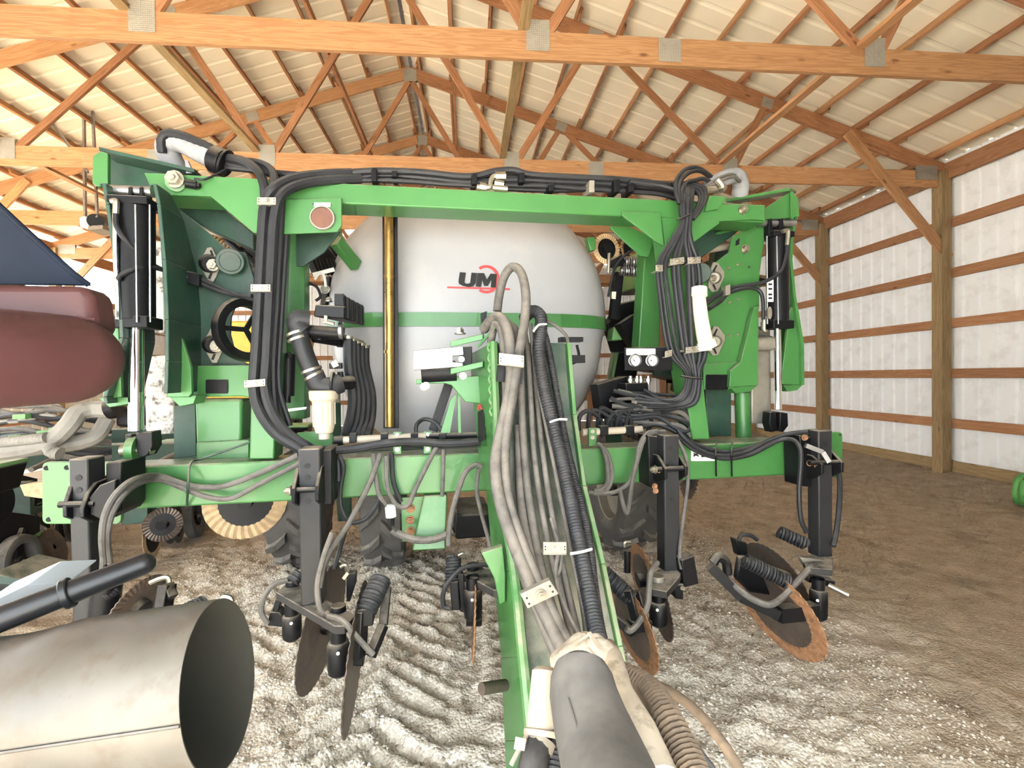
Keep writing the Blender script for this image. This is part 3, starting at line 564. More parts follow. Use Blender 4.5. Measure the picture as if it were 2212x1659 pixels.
# left wall of the tongue: front edge and back edge traced
LF = [(1062, 740, 1.88), (1068, 900, 1.80), (1078, 1060, 1.68), (1106, 1234, 1.55), (1124, 1420, 1.40), (1142, 1600, 1.28), (1152, 1720, 1.2)]
LB = [(1014, 765, 2.20), (1030, 960, 2.16), (1050, 1060, 2.05), (1066, 1234, 1.90), (1082, 1420, 1.76), (1090, 1600, 1.64), (1096, 1720, 1.56)]
A = [P(*p) for p in LF]; Bk = [P(*p) for p in LB]; W = .30
b = MB(); n = len(A); off = Vector((.016, 0, 0))
for i in range(n-1): b.hexa([A[i], A[i]+off, Bk[i]+off, Bk[i], A[i+1], A[i+1]+off, Bk[i+1]+off, Bk[i+1]])
part(fr, 'tongue_side', b, 'green', .003)
b = MB()
for i in range(n-1): b.hexa([A[i]+Vector((W, 0, 0)), A[i]+Vector((W+.016, 0, 0)), Bk[i]+Vector((W+.05, 0, 0)), Bk[i]+Vector((W+.034, 0, 0)), A[i+1]+Vector((W, 0, 0)), A[i+1]+Vector((W+.016, 0, 0)), Bk[i+1]+Vector((W+.05, 0, 0)), Bk[i+1]+Vector((W+.034, 0, 0))])
part(fr, 'tongue_side', b, 'green', .003)
b = MB(); D = Vector((0, .03, 0))
for i in range(n-1): b.hexa([A[i]+D, A[i]+D+Vector((W, 0, 0)), A[i]+D*1.6+Vector((W, 0, 0)), A[i]+D*1.6, A[i+1]+D, A[i+1]+D+Vector((W, 0, 0)), A[i+1]+D*1.6+Vector((W, 0, 0)), A[i+1]+D*1.6])
part(fr, 'tongue_face', b, 'green_shaded')
ew = part(fr, 'tongue_edge_strip', MB().tube([p+Vector((.006, -.012, 0)) for p in A], .016, 8, 4), 'green')
for i in range(7):
    t = i/7; p = A[0].lerp(A[1], t*1.0) if t < 1 else A[1]; part(fr, 'weld_bead', MB().tube([p+Vector((-.006, -.008, -.0)), p+Vector((-.012, .004, -.02)), p+Vector((-.006, -.008, -.04))], .008, 6, 3), 'green', sub=ew)
part(fr, 'tongue_flange', MB().plate([(1040, 1195), (1086, 1180), (1092, 1240), (1092, 1300), (1080, 1306), (1068, 1250)], 1.62, .03), 'green', .003)
part(fr, 'top_plate', MB().hexa([P(1032, 752, 1.95), P(1076, 702, 1.86), P(1084, 700, 2.1), P(1040, 745, 2.18)]+[q+Vector((0, 0, .012)) for q in (P(1032, 752, 1.95), P(1076, 702, 1.86), P(1084, 700, 2.1), P(1040, 745, 2.18))]), 'green')
# hitch ears on the left of the tongue
for y0, y1 in ((736, 760), (795, 806)):
    part(fr, 'hitch_ear', MB().hexa([P(973, y0+14, 1.98), P(1044, y0-2, 1.96), P(1046, y0-4, 2.10), P(985, y0+10, 2.12)]+[q+Vector((0, 0, .024)) for q in (P(973, y0+14, 1.98), P(1044, y0-2, 1.96), P(1046, y0-4, 2.10), P(985, y0+10, 2.12))]), 'green', .003)
bolts(fr, [(994, 722)], 2.02, 9, ax=(0, 0, 1)); bolts(fr, [(1000, 812)], 1.97, 6); bolts(fr, [(920, 833)], 2.0, 6)
part(fr, 'latch_block', MB().plate([(996, 750), (1020, 748), (1020, 796), (996, 798)], 2.0, .06), 'black', .003)
chn = part(fr, 'latch_channel', MB().plate([(893, 757), (1000, 748), (1002, 767), (978, 769), (978, 782), (1000, 784), (1000, 792), (893, 800)], 1.98, .05), 'steel', .002, label='bright galvanised latch channel')
bolts(fr, [(997, 776)], 1.985, 5, sub=chn)
part(fr, 'latch_drum', MB().cyl(P(910, 806, 2.06), P(985, 802, 2.06), .045, n=20), 'black', .003)
part(fr, 'stop_plate', MB().plate([(899, 819), (990, 813), (1040, 812), (1040, 872), (1005, 868), (975, 832), (960, 828), (899, 830)], 2.04, .03), 'green', .003)
bolts(fr, [(916, 835)], 2.02, 6)
part(fr, 'support_strut', MB().plate([(974, 862), (986, 850), (972, 935), (952, 935)], 2.14, .03), 'green'); part(fr, 'support_strut', MB().plate([(988, 850), (994, 850), (996, 935), (990, 935)], 2.12, .03), 'green')
part(fr, 'black_strut', MB().bar(P(972, 822, 2.22), P(936, 930, 2.22), .04, .04), 'black')
pin = part(fr, 'stop_pin', MB().cyl(P(1040, 1488, 1.5), P(1092, 1480, 1.55), .018, n=16), 'blade')
part(fr, 'latch_handle', MB().box(P(1212, 738, 1.95), P(1252, 733, 2.0)+Vector((0, 0, .006))).tube([P(1215, 760, 1.97), P(1235, 785, 1.97), P(1250, 770, 1.97), P(1246, 745, 1.97)], .006, 6).box(P(1222, 784, 1.95), P(1256, 768, 2.0)), 'black')
# safety sign plates
sg = part(fr, 'warning_sign', MB().plate(rrect(1493, 967, 1545, 996, 2), V0-.0025, .002), 'white', label='black and white warning sign')
part(fr, 'sign_panel', MB().plate([(1515, 970), (1543, 969), (1543, 985), (1515, 988)], V0-.0035, .001), 'ink', sub=sg)
for q in ([(1497, 984), (1510, 976), (1511, 979), (1499, 987)], [(1499, 978), (1510, 984), (1509, 987), (1498, 981)], [(1504, 974), (1508, 978), (1506, 980), (1502, 976)]): part(fr, 'sign_mark', MB().plate(q, V0-.0035, .001), 'ink', sub=sg)
sg = part(fr, 'tongue_decal', MB().prism([P(1038, 890, 2.03)+Vector((-.012, 0, 0)), P(1049, 884, 1.98)+Vector((-.012, 0, 0)), P(1052, 950, 1.93)+Vector((-.012, 0, 0)), P(1040, 958, 1.99)+Vector((-.012, 0, 0))], (.002, 0, 0)), 'ink', label='black and red maker decal on the tongue side')
part(fr, 'decal_arc', MB().tube([P(1041, 884, 2.0)+Vector((-.016, 0, 0)), P(1045, 874, 1.98)+Vector((-.016, 0, 0)), P(1049, 884, 1.96)+Vector((-.016, 0, 0))], .004, 6), 'red', sub=sg)
# ------------------------------------------------------------------ white tank
tk = mthing('liquid_tank', (.31, 3.4, 1.05), 'large white plastic liquid tank with green strap behind the crossbars', 'tank')
tu, tz, ta, tb = P(1016, 700, 2.95).x, 1.80, .825, .78
def ring(s, v, n=64, e=2.35):
    out = []
    for k in range(n):
        a = 2*math.pi*k/n; c, q = math.cos(a), math.sin(a); x = abs(c)**(2/e)*(1 if c >= 0 else -1); z = abs(q)**(2/e)*(1 if q >= 0 else -1)
        g = 1 if z > -.02 else .968
        out.append(Vector((tu+ta*s*x*g, v, tz+tb*s*z*(1 if z > 0 else .97))))
    return out
prof = [(.02, 2.545), (.3, 2.553), (.55, 2.572), (.72, 2.605), (.84, 2.655), (.92, 2.725), (.975, 2.83), (1, 2.96), (1, 3.3), (.985, 3.34), (.985, 3.38), (1, 3.42), (1, 4.4), (.93, 4.7), (.7, 4.85), (.02, 4.9)]
b = MB(); vs = []; n = 64
for s_, v_ in prof: vs += ring(s_, v_)
b.add(vs, [(i*n+k, i*n+(k+1) % n, (i+1)*n+(k+1) % n, (i+1)*n+k) for i in range(len(prof)-1) for k in range(n)]+[tuple(range(n)), tuple(range((len(prof)-1)*n, len(prof)*n))])
tb_o = part(tk, 'tank_body', b, 'tank', smooth=60)
def tank_front(u, z):                  # depth of the tank front at (u, z)
    x, q = abs(u-tu)/ta, abs(z-tz)/tb; s_ = (x**2.35+q**2.35)**(1/2.35)
    for i in range(len(prof)-1):
        if prof[i][0] <= s_ <= prof[i+1][0]: t = (s_-prof[i][0])/(prof[i+1][0]-prof[i][0]); return prof[i][1]*(1-t)+prof[i+1][1]*t
    return 2.545 if s_ < .02 else 2.96
# strap round the front
pl = []
for k in range(33):
    x = tu+ta*.985*math.sin(math.pi*(k/32-.5)); pl.append(Vector((x, tank_front(x, tz)-.012, 0)))
pl = [Vector((tu-ta-.03, 3.3, 0))]+pl+[Vector((tu+ta+.03, 3.3, 0))]; z0, z1 = tz-.035, tz+.035; b = MB()
for i in range(len(pl)-1):
    a, c = pl[i], pl[i+1]; nn = Vector((0, .01, 0)); b.hexa([a+Vector((0, 0, z0)), c+Vector((0, 0, z0)), c+nn+Vector((0, 0, z0)), a+nn+Vector((0, 0, z0)), a+Vector((0, 0, z1)), c+Vector((0, 0, z1)), c+nn+Vector((0, 0, z1)), a+nn+Vector((0, 0, z1))])
sp = part(tk, 'tank_strap', b, 'green'); part(tk, 'strap_bolt', MB().bolt(P(1304, 707, 2.78), (0, -1, 0), .012, .01), 'zinc', sub=sp)
# maker's mark on the tank face: letters, ring and line lying on the curved face
def lay(me_v): return [Vector((p.x, tank_front(p.x, p.z)-.004, p.z)) for p in me_v]
def flatpart(name, polys, m, sub):
    b = MB()
    for pts, fs in polys: b.add(lay(pts), fs)
    return part(tk, name, b, m, sub=sub, smooth=0)
def stripz(pix, m, name, sub):         # pix: list of pairs (outer, inner)
    pts = []; v = 2.56
    for o_, i_ in pix: pts += [P(*o_, v), P(*i_, v)]
    return flatpart(name, [(pts, [(2*i, 2*i+1, 2*i+3, 2*i+2) for i in range(len(pix)-1)])], m, sub)
ringp = []
for k in range(25):
    a = math.radians(-125+250*k/24); cx, cy = 1050, 604; ringp.append(((cx+29*math.cos(a), cy+31*math.sin(a)), (cx+22*math.cos(a), cy+25*math.sin(a))))
stripz(ringp, 'red', 'logo_ring', tb_o)
stripz([((966+k*5, 619.5+.03*k*5), (966+k*5, 623.5+.03*k*5)) for k in range(0, 28)], 'red', 'logo_line', tb_o)
def letter(pts, name):
    poly = [P(x, y, 2.56) for x, y in pts]; b = MB(); m_ = bmesh.new(); vs = [m_.verts.new(Vector((p.x, tank_front(p.x, p.z)-.007, p.z))) for p in poly]; m_.faces.new(vs); bmesh.ops.triangulate(m_, faces=m_.faces[:])
    b.add([v.co for v in vs], [tuple(v.index for v in f.verts) for f in (m_.verts.index_update(), m_.faces)[1]]); m_.free(); return part(tk, name, b, 'ink', sub=tb_o, smooth=0)
letter([(993, 589), (1006, 590), (1003, 611), (1006, 614), (1012, 614), (1015, 612), (1018, 590), (1030, 591), (1027, 613), (1021, 620), (1012, 621), (1000, 619), (991, 614), (990, 608)], 'logo_letter')
letter([(1031, 591), (1045, 591), (1051, 605), (1059, 592), (1073, 593), (1070, 622), (1059, 622), (1061, 605), (1053, 619), (1045, 619), (1041, 606), (1038, 621), (1027, 620)], 'logo_letter')
# sight tube in front of the tank
sg = mthing('sight_tube', tuple(P(842, 925, 2.44)), 'tall amber sight tube in a black channel before the white tank', 'gauge')
part(sg, 'tube', MB().cyl(P(840, 440, 2.43), P(842, 922, 2.43), .022, n=20), 'brass')
part(sg, 'channel', MB().plate([(826, 440), (832, 440), (834, 925), (828, 925)], 2.44, .04).plate([(852, 440), (858, 440), (861, 925), (853, 925)], 2.44, .04).plate([(828, 440), (858, 440), (860, 925), (830, 925)], 2.475, .01), 'black')
for y in (598, 760): part(sg, 'band', MB().cyl(P(840.5, y-3, 2.43), P(840.5, y+3, 2.43), .0245, n=20), 'brass')

# ------------------------------------------------------------------ lift cylinders
def cylinder(label, cx, yt, ym, yb, v, rb, rr, xb, side):
    c = mthing('lift_cylinder', tuple(P(xb, yb, v)), label, 'hydraulic cylinder')
    k = v/1065
    part(c, 'barrel', MB().cyl(P(cx, yt+26, v), P(cx+1, ym, v), rb*k, n=28), 'black', .003)
    part(c, 'end_cap', MB().cbox(P(cx, yt+30, v), (rb*2.2*k, rb*2.0*k, .03)), 'black', .004)
    part(c, 'gland_collar', MB().cbox(P(cx+side*3, ym+6, v), (rb*2.2*k, rb*1.9*k, .045)), 'black', .004)
    part(c, 'rod', MB().cyl(P(cx+side*3, ym+10, v), P(xb, yb-4, v), rr*k, n=24), 'chrome')
    for dx in (-.9, .95): part(c, 'tie_rod', MB().cyl(P(cx+dx*rb, yt+30, v-rb*.7*k), P(cx+dx*rb+1, ym+4, v-rb*.7*k), 2.0*k, n=8), 'steel')
    part(c, 'tie_rod', MB().cyl(P(cx-rb*.05, yt+30, v-rb*1.05*k), P(cx+2, ym+4, v-rb*1.05*k), 1.8*k, n=8), 'steel')
    e = part(c, 'top_clevis', MB().plate([(cx-18, yt-8), (cx-11, yt-10), (cx-8, yt+30), (cx-18, yt+30)], v-.03, .07).plate([(cx+6, yt-8), (cx+13, yt-10), (cx+16, yt+30), (cx+6, yt+30)], v-.03, .07), 'black', .003)
    return c, k
c1, k = cylinder('black lift cylinder with chrome rod on the left wing tower', 294, 412, 692, 934, 2.12, 31, 13, 294, 0)
part(c1, 'clevis_pin', MB().cyl(P(234, 411, 2.12), P(330, 415, 2.12), .021, n=18), 'steel')
f = part(c1, 'bottom_clevis', MB().plate([(270, 938), (283, 938), (285, 990), (270, 990)], 2.08, .07).plate([(292, 936), (328, 932), (330, 965), (318, 985), (302, 990), (294, 975)], 2.08, .07), 'black', .004)
part(c1, 'clevis_pin', MB().cyl(P(262, 974, 2.1), P(330, 970, 2.1), .02, n=16), 'zinc'); part(c1, 'clevis_roller', MB().cyl(P(282, 970, 2.1), P(300, 970, 2.1), .05, n=20), 'green')
part(c1, 'elbow_fitting', MB().tube([P(240, 436, 2.05), P(250, 434, 2.05), P(251, 445, 2.05), P(250, 462, 2.05)], .011, 8), 'zinc')
part(c1, 'oil_pipe', MB().tube([P(249, 455, 2.05), P(250, 560, 2.06), P(254, 640, 2.06), P(255, 690, 2.06)], .009, 8), 'chrome')
c2, k = cylinder('black lift cylinder with chrome rod and white sticker on the right wing tower', 1679, 480, 696, 888, 2.33, 25, 8.5, 1681, 0)
part(c2, 'clevis_pin', MB().cyl(P(1636, 481, 2.33), P(1716, 483, 2.33), .021, n=18), 'steel')
part(c2, 'bottom_clevis', MB().plate([(1664, 890), (1676, 888), (1680, 930), (1668, 934), (1662, 915)], 2.3, .06).plate([(1686, 890), (1702, 892), (1703, 920), (1692, 934), (1684, 930)], 2.3, .06), 'black', .004)
part(c2, 'elbow_fitting', MB().tube([P(1690, 500, 2.26), P(1701, 498, 2.26), P(1702, 508, 2.26), P(1700, 530, 2.26)], .011, 8), 'zinc'); part(c2, 'elbow_fitting', MB().tube([P(1650, 690, 2.27), P(1650, 712, 2.27), P(1656, 716, 2.27)], .011, 8), 'zinc')
s_ = part(c2, 'sticker', MB().plate(rrect(1657, 604, 1671, 652, 1), 2.272, .001), 'white', label='white printed sticker')
for y in (612, 622, 634, 642): part(c2, 'sticker_print', MB().plate([(1660, y), (1668, y), (1668, y+4), (1660, y+4)], 2.270, .001), 'ink', sub=s_)
s_ = part(c2, 'maker_plate', MB().plate([(1663+5*math.cos(a*.5236), 676+14*math.sin(a*.5236)) for a in range(12)], 2.272, .001), 'plate')

# ------------------------------------------------------------------ hose bundles
h = mthing('hose_bundle', tuple(P(560, 990, 2.08)), 'pair of thick black hoses clamped down the left upright', 'hose')
hose(h, [(760, 374, 2.2), (690, 377, 2.16), (632, 386, 2.12), (592, 406, 2.08), (573, 437, 2.08), (566, 510, 2.08), (560, 620, 2.08), (553, 750, 2.08), (548, 838, 2.08), (560, 888, 2.08), (596, 938, 2.09), (655, 975, 2.1)], 10)
hose(h, [(780, 386, 2.2), (700, 390, 2.16), (642, 401, 2.12), (606, 424, 2.08), (592, 470, 2.08), (586, 560, 2.08), (580, 680, 2.08), (575, 780, 2.08), (572, 838, 2.08), (588, 892, 2.08), (624, 938, 2.1), (670, 968, 2.12)], 10)
hose(h, [(575, 430, 2.13), (574, 520, 2.13), (568, 640, 2.13), (562, 760, 2.13), (560, 840, 2.12), (580, 900, 2.12), (620, 950, 2.13)], 6)
hose(h, [(610, 430, 2.15), (604, 540, 2.15), (598, 660, 2.15), (590, 800, 2.15), (600, 900, 2.15), (640, 950, 2.15)], 7)
hose(h, [(622, 450, 2.17), (615, 560, 2.17), (607, 700, 2.17), (602, 830, 2.17), (626, 920, 2.17)], 6)
def clampbar(root, x0, x1, y, v, hpx=7, tilt=0, m='plate'):
    p = part(root, 'hose_clamp', MB().plate([(x0, y-hpx-tilt), (x1, y-hpx+tilt), (x1, y+hpx+tilt), (x0, y+hpx-tilt)], v, .006).plate([(x0, y+hpx-tilt), (x1, y+hpx+tilt), (x1, y+hpx+2+tilt), (x0, y+hpx+2-tilt)], v, .05), m, .001)
    bolts(root, [((x0+x1)/2, y)], v, 4.5, sub=p)
    for xx in (x0+4, x1-4):
        for dy in (-3, 3): part(root, 'clamp_hole', MB().cyl(P(xx, y+dy, v-.001), P(xx, y+dy, v+.001), .0022, n=8), 'ink', sub=p)
    return p
clampbar(h, 555, 596, 433, 2.05); clampbar(h, 541, 584, 621, 2.05); clampbar(h, 527, 573, 827, 2.05, 7, -2)
h = mthing('hose_bundle', tuple(P(480, 380, 2.25)), 'grey fabric-sleeved hose loop on top of the left hinge', 'hose')
hose(h, [(388, 378, 2.38), (370, 345, 2.38), (362, 316, 2.36), (388, 306, 2.34), (430, 326, 2.30), (480, 352, 2.26)], 21, 'rubber_gry', 'fabric_sleeve', 14)
hose(h, [(350, 330, 2.32), (349, 300, 2.31), (366, 288, 2.30), (396, 294, 2.28), (430, 308, 2.26), (482, 334, 2.24)], 8.5, 'hose', 'spiral_hose', corr=.03)
part(h, 'sleeve_cuff', MB().cyl(P(462, 344, 2.25), P(486, 354, 2.24), .056, n=18).cyl(P(484, 351, 2.24), P(490, 354, 2.24), .058, n=18), 'black', .003)
hose(h, [(482, 340, 2.24), (525, 348, 2.18), (556, 368, 2.13), (570, 398, 2.1), (573, 428, 2.1)], 9); hose(h, [(486, 348, 2.26), (545, 350, 2.2), (580, 362, 2.16), (592, 382, 2.12), (592, 402, 2.1)], 8)
hose(h, [(488, 362, 2.24), (530, 366, 2.22), (600, 374, 2.2), (650, 378, 2.2)], 6); hose(h, [(488, 366, 2.22), (460, 380, 2.16), (440, 388, 2.13), (420, 386, 2.13)], 2.2); hose(h, [(484, 352, 2.24), (540, 366, 2.22), (610, 380, 2.22), (660, 384, 2.22)], 7)
part(h, 'mount_bracket', MB().plate([(399, 345), (404, 345), (418, 374), (402, 374)], 2.25, .02), 'steel')
h = mthing('hose_bundle', tuple(P(1060, 410, 2.25)), 'long black hose bundle lying along the upper crossbar', 'hose')
TOP = [[(640, 386), (720, 378), (800, 370), (900, 372), (990, 381), (1030, 380), (1070, 370), (1110, 368), (1150, 378), (1260, 384), (1360, 390), (1450, 402), (1510, 416)],
       [(640, 392), (740, 386), (830, 378), (930, 386), (1020, 394), (1110, 388), (1200, 392), (1300, 396), (1400, 404), (1470, 414)],
       [(690, 386), (780, 388), (900, 392), (1020, 400), (1100, 402), (1180, 404), (1290, 402), (1400, 410), (1470, 424)],
       [(700, 392), (820, 384), (900, 378), (980, 386), (1120, 378), (1230, 386), (1330, 392), (1440, 398), (1490, 404)],
       [(720, 390), (850, 390), (960, 398), (1040, 402)], [(1090, 400), (1180, 402), (1260, 408), (1360, 414), (1430, 420), (1470, 434)], [(1090, 408), (1200, 412), (1300, 410), (1420, 418)]]
for i, pth in enumerate(TOP): hose(h, [(x, y, 2.20+.018*(i % 4)) for x, y in pth], (7.5, 7, 6, 6.5, 5, 5.5, 5)[i])
for x, y, hh, m in ((808, 376, 15, 'black'), (852, 374, 7, 'black'), (1025, 385, 12, 'black'), (1128, 382, 11, 'black'), (1279, 402, 13, 'plate'), (1192, 404, 8, 'black'), (1334, 400, 14, 'black'), (1365, 404, 10, 'black')): part(h, 'hose_strap', MB().plate([(x-6, y-hh), (x+6, y-hh), (x+6, y+hh), (x-6, y+hh)], 2.165, .10), m, .003)
f = part(h, 'fitting', MB().tube([P(1030, 404, 2.17), P(1056, 404, 2.17), P(1060, 392, 2.17), P(1068, 381, 2.17), P(1092, 380, 2.17)], .013, 8).cyl(P(1070, 380, 2.17), P(1092, 380, 2.17), .018, n=6).cyl(P(1064, 405, 2.165), P(1096, 408, 2.165), .013, n=8).cyl(P(1036, 402, 2.17), P(1050, 404, 2.17), .017, n=6).cyl(P(1068, 394, 2.165), P(1088, 398, 2.165), .014, n=6), 'zinc')
h = mthing('hose_bundle', tuple(P(1500, 860, 2.1)), 'fan of black hoses clamped down the right upright', 'hose')
C1 = [1422, 1429, 1438, 1456, 1465, 1487, 1495, 1508]; C2 = [1443, 1452, 1463, 1476, 1485, 1495, 1512, 1524]; EN = [(1392, 842), (1380, 852), (1372, 860), (1376, 868), (1386, 872), (1398, 878), (1412, 884), (1430, 890)]
for i in range(8):
    v = 2.10-.006*(i % 3); x1, x2 = C1[i], C2[i]; t = i/7
    hose(h, [(1462+t*34, 402+t*6, 2.13), (1470+t*22, 440, v), (1472+t*16, 480, v), (1462+t*30-(1-t)*12, 520, v), (x1, 570, v), (x1+(x2-x1)*.35-4*(1-t), 640, v), (x2, 755, v), (1478+t*32, 800, v), (1482+t*28, 830, v), (1466+t*34, 858+t*12, v), (1430+t*26, 862+t*20, 2.14), EN[i]+(2.2,)], 6 if i > 2 else 4.5)
for i in range(6):
    t = i/5; hose(h, [(1360+20*t, 392+6*t, 2.17), (1430+12*t, 402+4*t, 2.15), (1476+8*t, 420+4*t, 2.1), (1470+22*t, 452, 2.09), (1476+14*t, 486, 2.09), (1470+20*t, 530, 2.1)], 4.5)
for x0, x1, y, tl, m in ((1417, 1432, 578, 0, 'plate'), (1448, 1478, 563, 2, 'plate'), (1486, 1514, 561, 1, 'plate'), (1437, 1452, 763, 2, 'plate'), (1482, 1512, 754, 2, 'plate'), (1508, 1538, 750, 1, 'tape')): clampbar(h, x0, x1, y, 2.07, 6, -tl, m)
for q in ([P(1420, 579, 2.1), P(1450, 572, 2.1), P(1514, 562, 2.1)], [P(1440, 764, 2.1), P(1480, 760, 2.1), P(1536, 751, 2.1)]): part(h, 'clamp_rail', MB().tube(q, .012, 6), 'black')
for q in ([P(1463, 474, 2.07), P(1476, 470, 2.06), P(1490, 463, 2.07)], [P(1470, 812, 2.07), P(1495, 816, 2.06), P(1518, 818, 2.07)]): part(h, 'cable_tie', MB().tube(q, .005, 6), 'black')
part(h, 'tape_wrap', MB().tube([P(1508, 622, 2.075), P(1510, 650, 2.075), P(1515, 690, 2.075), P(1520, 720, 2.07), P(1526, 748, 2.07)], .029, 12, r2=.035).cyl(P(1510, 622, 2.075), P(1510, 640, 2.07), .036, n=12).cyl(P(1524, 736, 2.07), P(1530, 752, 2.07), .042, n=12), 'tape', label='cream tape wrapped round the hose')
h = mthing('hose_bundle', tuple(P(1560, 420, 2.2)), 'looped black hoses and zinc fittings on top of the right hinge', 'hose')
for i, (dx, dy) in enumerate(((0, 0), (9, 7), (20, 24))): hose(h, [(1468+dx*.3, 440, 2.09), (1460+dx*.6, 415, 2.10), (1462+dx, 388+dy*.3, 2.12), (1480+dx, 366+dy, 2.14), (1504+dx*.8, 362+dy, 2.16), (1528+dx*.4, 375+dy*.8, 2.18), (1545, 392+dy*.4, 2.2)], 5)
for i in range(3): hose(h, [(1488+5*i, 474, 2.1), (1504+5*i, 452, 2.12), (1512+6*i, 428, 2.14), (1502+8*i, 410-2*i, 2.16), (1480+6*i, 402-3*i, 2.17), (1450, 398, 2.18)], 4)
part(h, 'fabric_sleeve', MB().tube([P(1530, 402, 2.2), P(1562, 386, 2.2), P(1590, 380, 2.22), P(1600, 398, 2.25), P(1598, 420, 2.28)], .036, 12, r2=.04), 'rubber_gry')
hose(h, [(1522, 404, 2.17), (1552, 385, 2.16), (1580, 376, 2.17), (1597, 384, 2.2)], 4, 'hose_grey'); hose(h, [(1526, 408, 2.16), (1556, 391, 2.15), (1584, 382, 2.16), (1598, 392, 2.2)], 4, 'hose_grey')
part(h, 'fitting', MB().cyl(P(1524, 411, 2.15), P(1544, 408, 2.15), .018, n=10).cyl(P(1542, 409, 2.15), P(1556, 406, 2.15), .013, n=6).tube([P(1548, 388, 2.13), P(1558, 400, 2.13), P(1560, 408, 2.13)], .016, 8).cyl(P(1556, 409, 2.14), P(1564, 402, 2.14), .02, n=8), 'zinc')
# hoses that reach the cylinders
h = mthing('hose_bundle', tuple(P(420, 600, 2.2)), 'thin black hoses looping from the left cylinder across the dark wing plate', 'hose')
hose(h, [(250, 462, 2.04), (252, 490, 2.04), (272, 520, 2.05), (310, 558, 2.1), (345, 580, 2.16), (385, 592, 2.22), (430, 600, 2.25)], 4.5); hose(h, [(255, 604, 2.05), (262, 594, 2.05), (290, 582, 2.06), (330, 578, 2.12), (380, 592, 2.2), (430, 606, 2.25)], 4.5)
hose(h, [(430, 600, 2.25), (470, 620, 2.25), (510, 636, 2.22), (545, 640, 2.18)], 4); hose(h, [(430, 610, 2.25), (470, 628, 2.24), (520, 640, 2.22), (550, 648, 2.18)], 4)
part(h, 'hose_block', MB().plate([(395, 584), (430, 590), (430, 618), (398, 610)], 2.22, .04), 'black', .003)
h = mthing('hose_bundle', tuple(P(1590, 630, 2.3)), 'thin black hoses looping from the right cylinder across the bright wing plate', 'hose')
hose(h, [(1700, 530, 2.25), (1699, 550, 2.25), (1690, 580, 2.25), (1672, 598, 2.25), (1640, 612, 2.27), (1600, 618, 2.29), (1575, 624, 2.29), (1545, 640, 2.28), (1522, 652, 2.2)], 4.5); hose(h, [(1649, 690, 2.26), (1648, 650, 2.26), (1640, 628, 2.27), (1615, 622, 2.28), (1576, 632, 2.29), (1555, 652, 2.28), (1530, 668, 2.2)], 4.5); hose(h, [(1576, 628, 2.29), (1550, 640, 2.28), (1524, 660, 2.2)], 4)
part(h, 'hose_block', MB().plate([(1568, 617), (1578, 614), (1578, 636), (1568, 638)], 2.26, .04), 'plate', .002)
# ------------------------------------------------------------------ hoses down the tongue
h = mthing('hose_bundle', tuple(P(1180, 1400, 1.4)), 'dusty grey-brown hoses running down the tongue between bolted clamps', 'hose')
HG = [
 ([(1045, 712, 1.96), (1062, 690, 1.90), (1082, 686, 1.84), (1098, 720, 1.79), (1104, 790, 1.75), (1098, 860, 1.72), (1080, 940, 1.68), (1070, 1010, 1.62), (1082, 1090, 1.54), (1112, 1180, 1.45), (1150, 1270, 1.33), (1200, 1370, 1.2), (1240, 1450, 1.1)], 13),
 ([(1074, 672, 1.95), (1078, 640, 1.95), (1088, 600, 1.93), (1106, 577, 1.90), (1126, 590, 1.86), (1136, 640, 1.82), (1132, 700, 1.78), (1118, 780, 1.74), (1108, 850, 1.71), (1096, 920, 1.68), (1090, 990, 1.64), (1098, 1080, 1.56), (1130, 1180, 1.45), (1176, 1290, 1.3), (1230, 1400, 1.16)], 11),
 ([(1060, 740, 1.92), (1070, 700, 1.88), (1084, 720, 1.84), (1092, 800, 1.8), (1094, 900, 1.76), (1086, 1000, 1.68), (1092, 1100, 1.58), (1124, 1220, 1.46), (1170, 1340, 1.3), (1210, 1430, 1.18)], 10),
 ([(1100, 700, 1.9), (1116, 720, 1.84), (1124, 800, 1.8), (1128, 900, 1.76), (1134, 1000, 1.7), (1146, 1100, 1.6), (1170, 1230, 1.45), (1210, 1370, 1.26)], 9),
 ([(1130, 700, 1.9), (1140, 760, 1.85), (1146, 850, 1.8), (1152, 960, 1.74), (1164, 1060, 1.64), (1184, 1170, 1.5), (1216, 1300, 1.36), (1240, 1390, 1.24)], 7),
 ([(1150, 720, 1.9), (1154, 800, 1.85), (1166, 920, 1.78), (1184, 1060, 1.64), (1206, 1180, 1.5), (1232, 1300, 1.36), (1256, 1400, 1.24)], 7),
 ([(1160, 700, 1.88), (1164, 720, 1.84), (1180, 820, 1.8), (1200, 960, 1.72), (1220, 1080, 1.6), (1240, 1200, 1.48), (1262, 1320, 1.34), (1270, 1390, 1.25)], 7),
 ([(1120, 920, 1.78), (1122, 1000, 1.72), (1128, 1100, 1.62), (1150, 1200, 1.5), (1190, 1320, 1.34), (1224, 1420, 1.2)], 11)]
for pth, r in HG: hose(h, pth, r, 'hose_grey', n=11)
hose(h, [(1190, 1120, 1.5), (1206, 1180, 1.44), (1200, 1240, 1.38), (1216, 1300, 1.3), (1250, 1370, 1.2), (1300, 1440, 1.08)], 5, 'hose_grey')
hose(h, [(1216, 1180, 1.45), (1210, 1230, 1.42), (1200, 1250, 1.4)], 4, 'hose_grey')
clampbar(h, 1078, 1132, 777, 1.68, 12, 3); clampbar(h, 1174, 1224, 1184, 1.36, 13, 0)
p = part(h, 'hose_clamp', MB().plate([(1124, 1284), (1188, 1253), (1208, 1283), (1140, 1315)], 1.22, .02), 'plate', .002); bolts(h, [(1168, 1284)], 1.22, 9, sub=p)
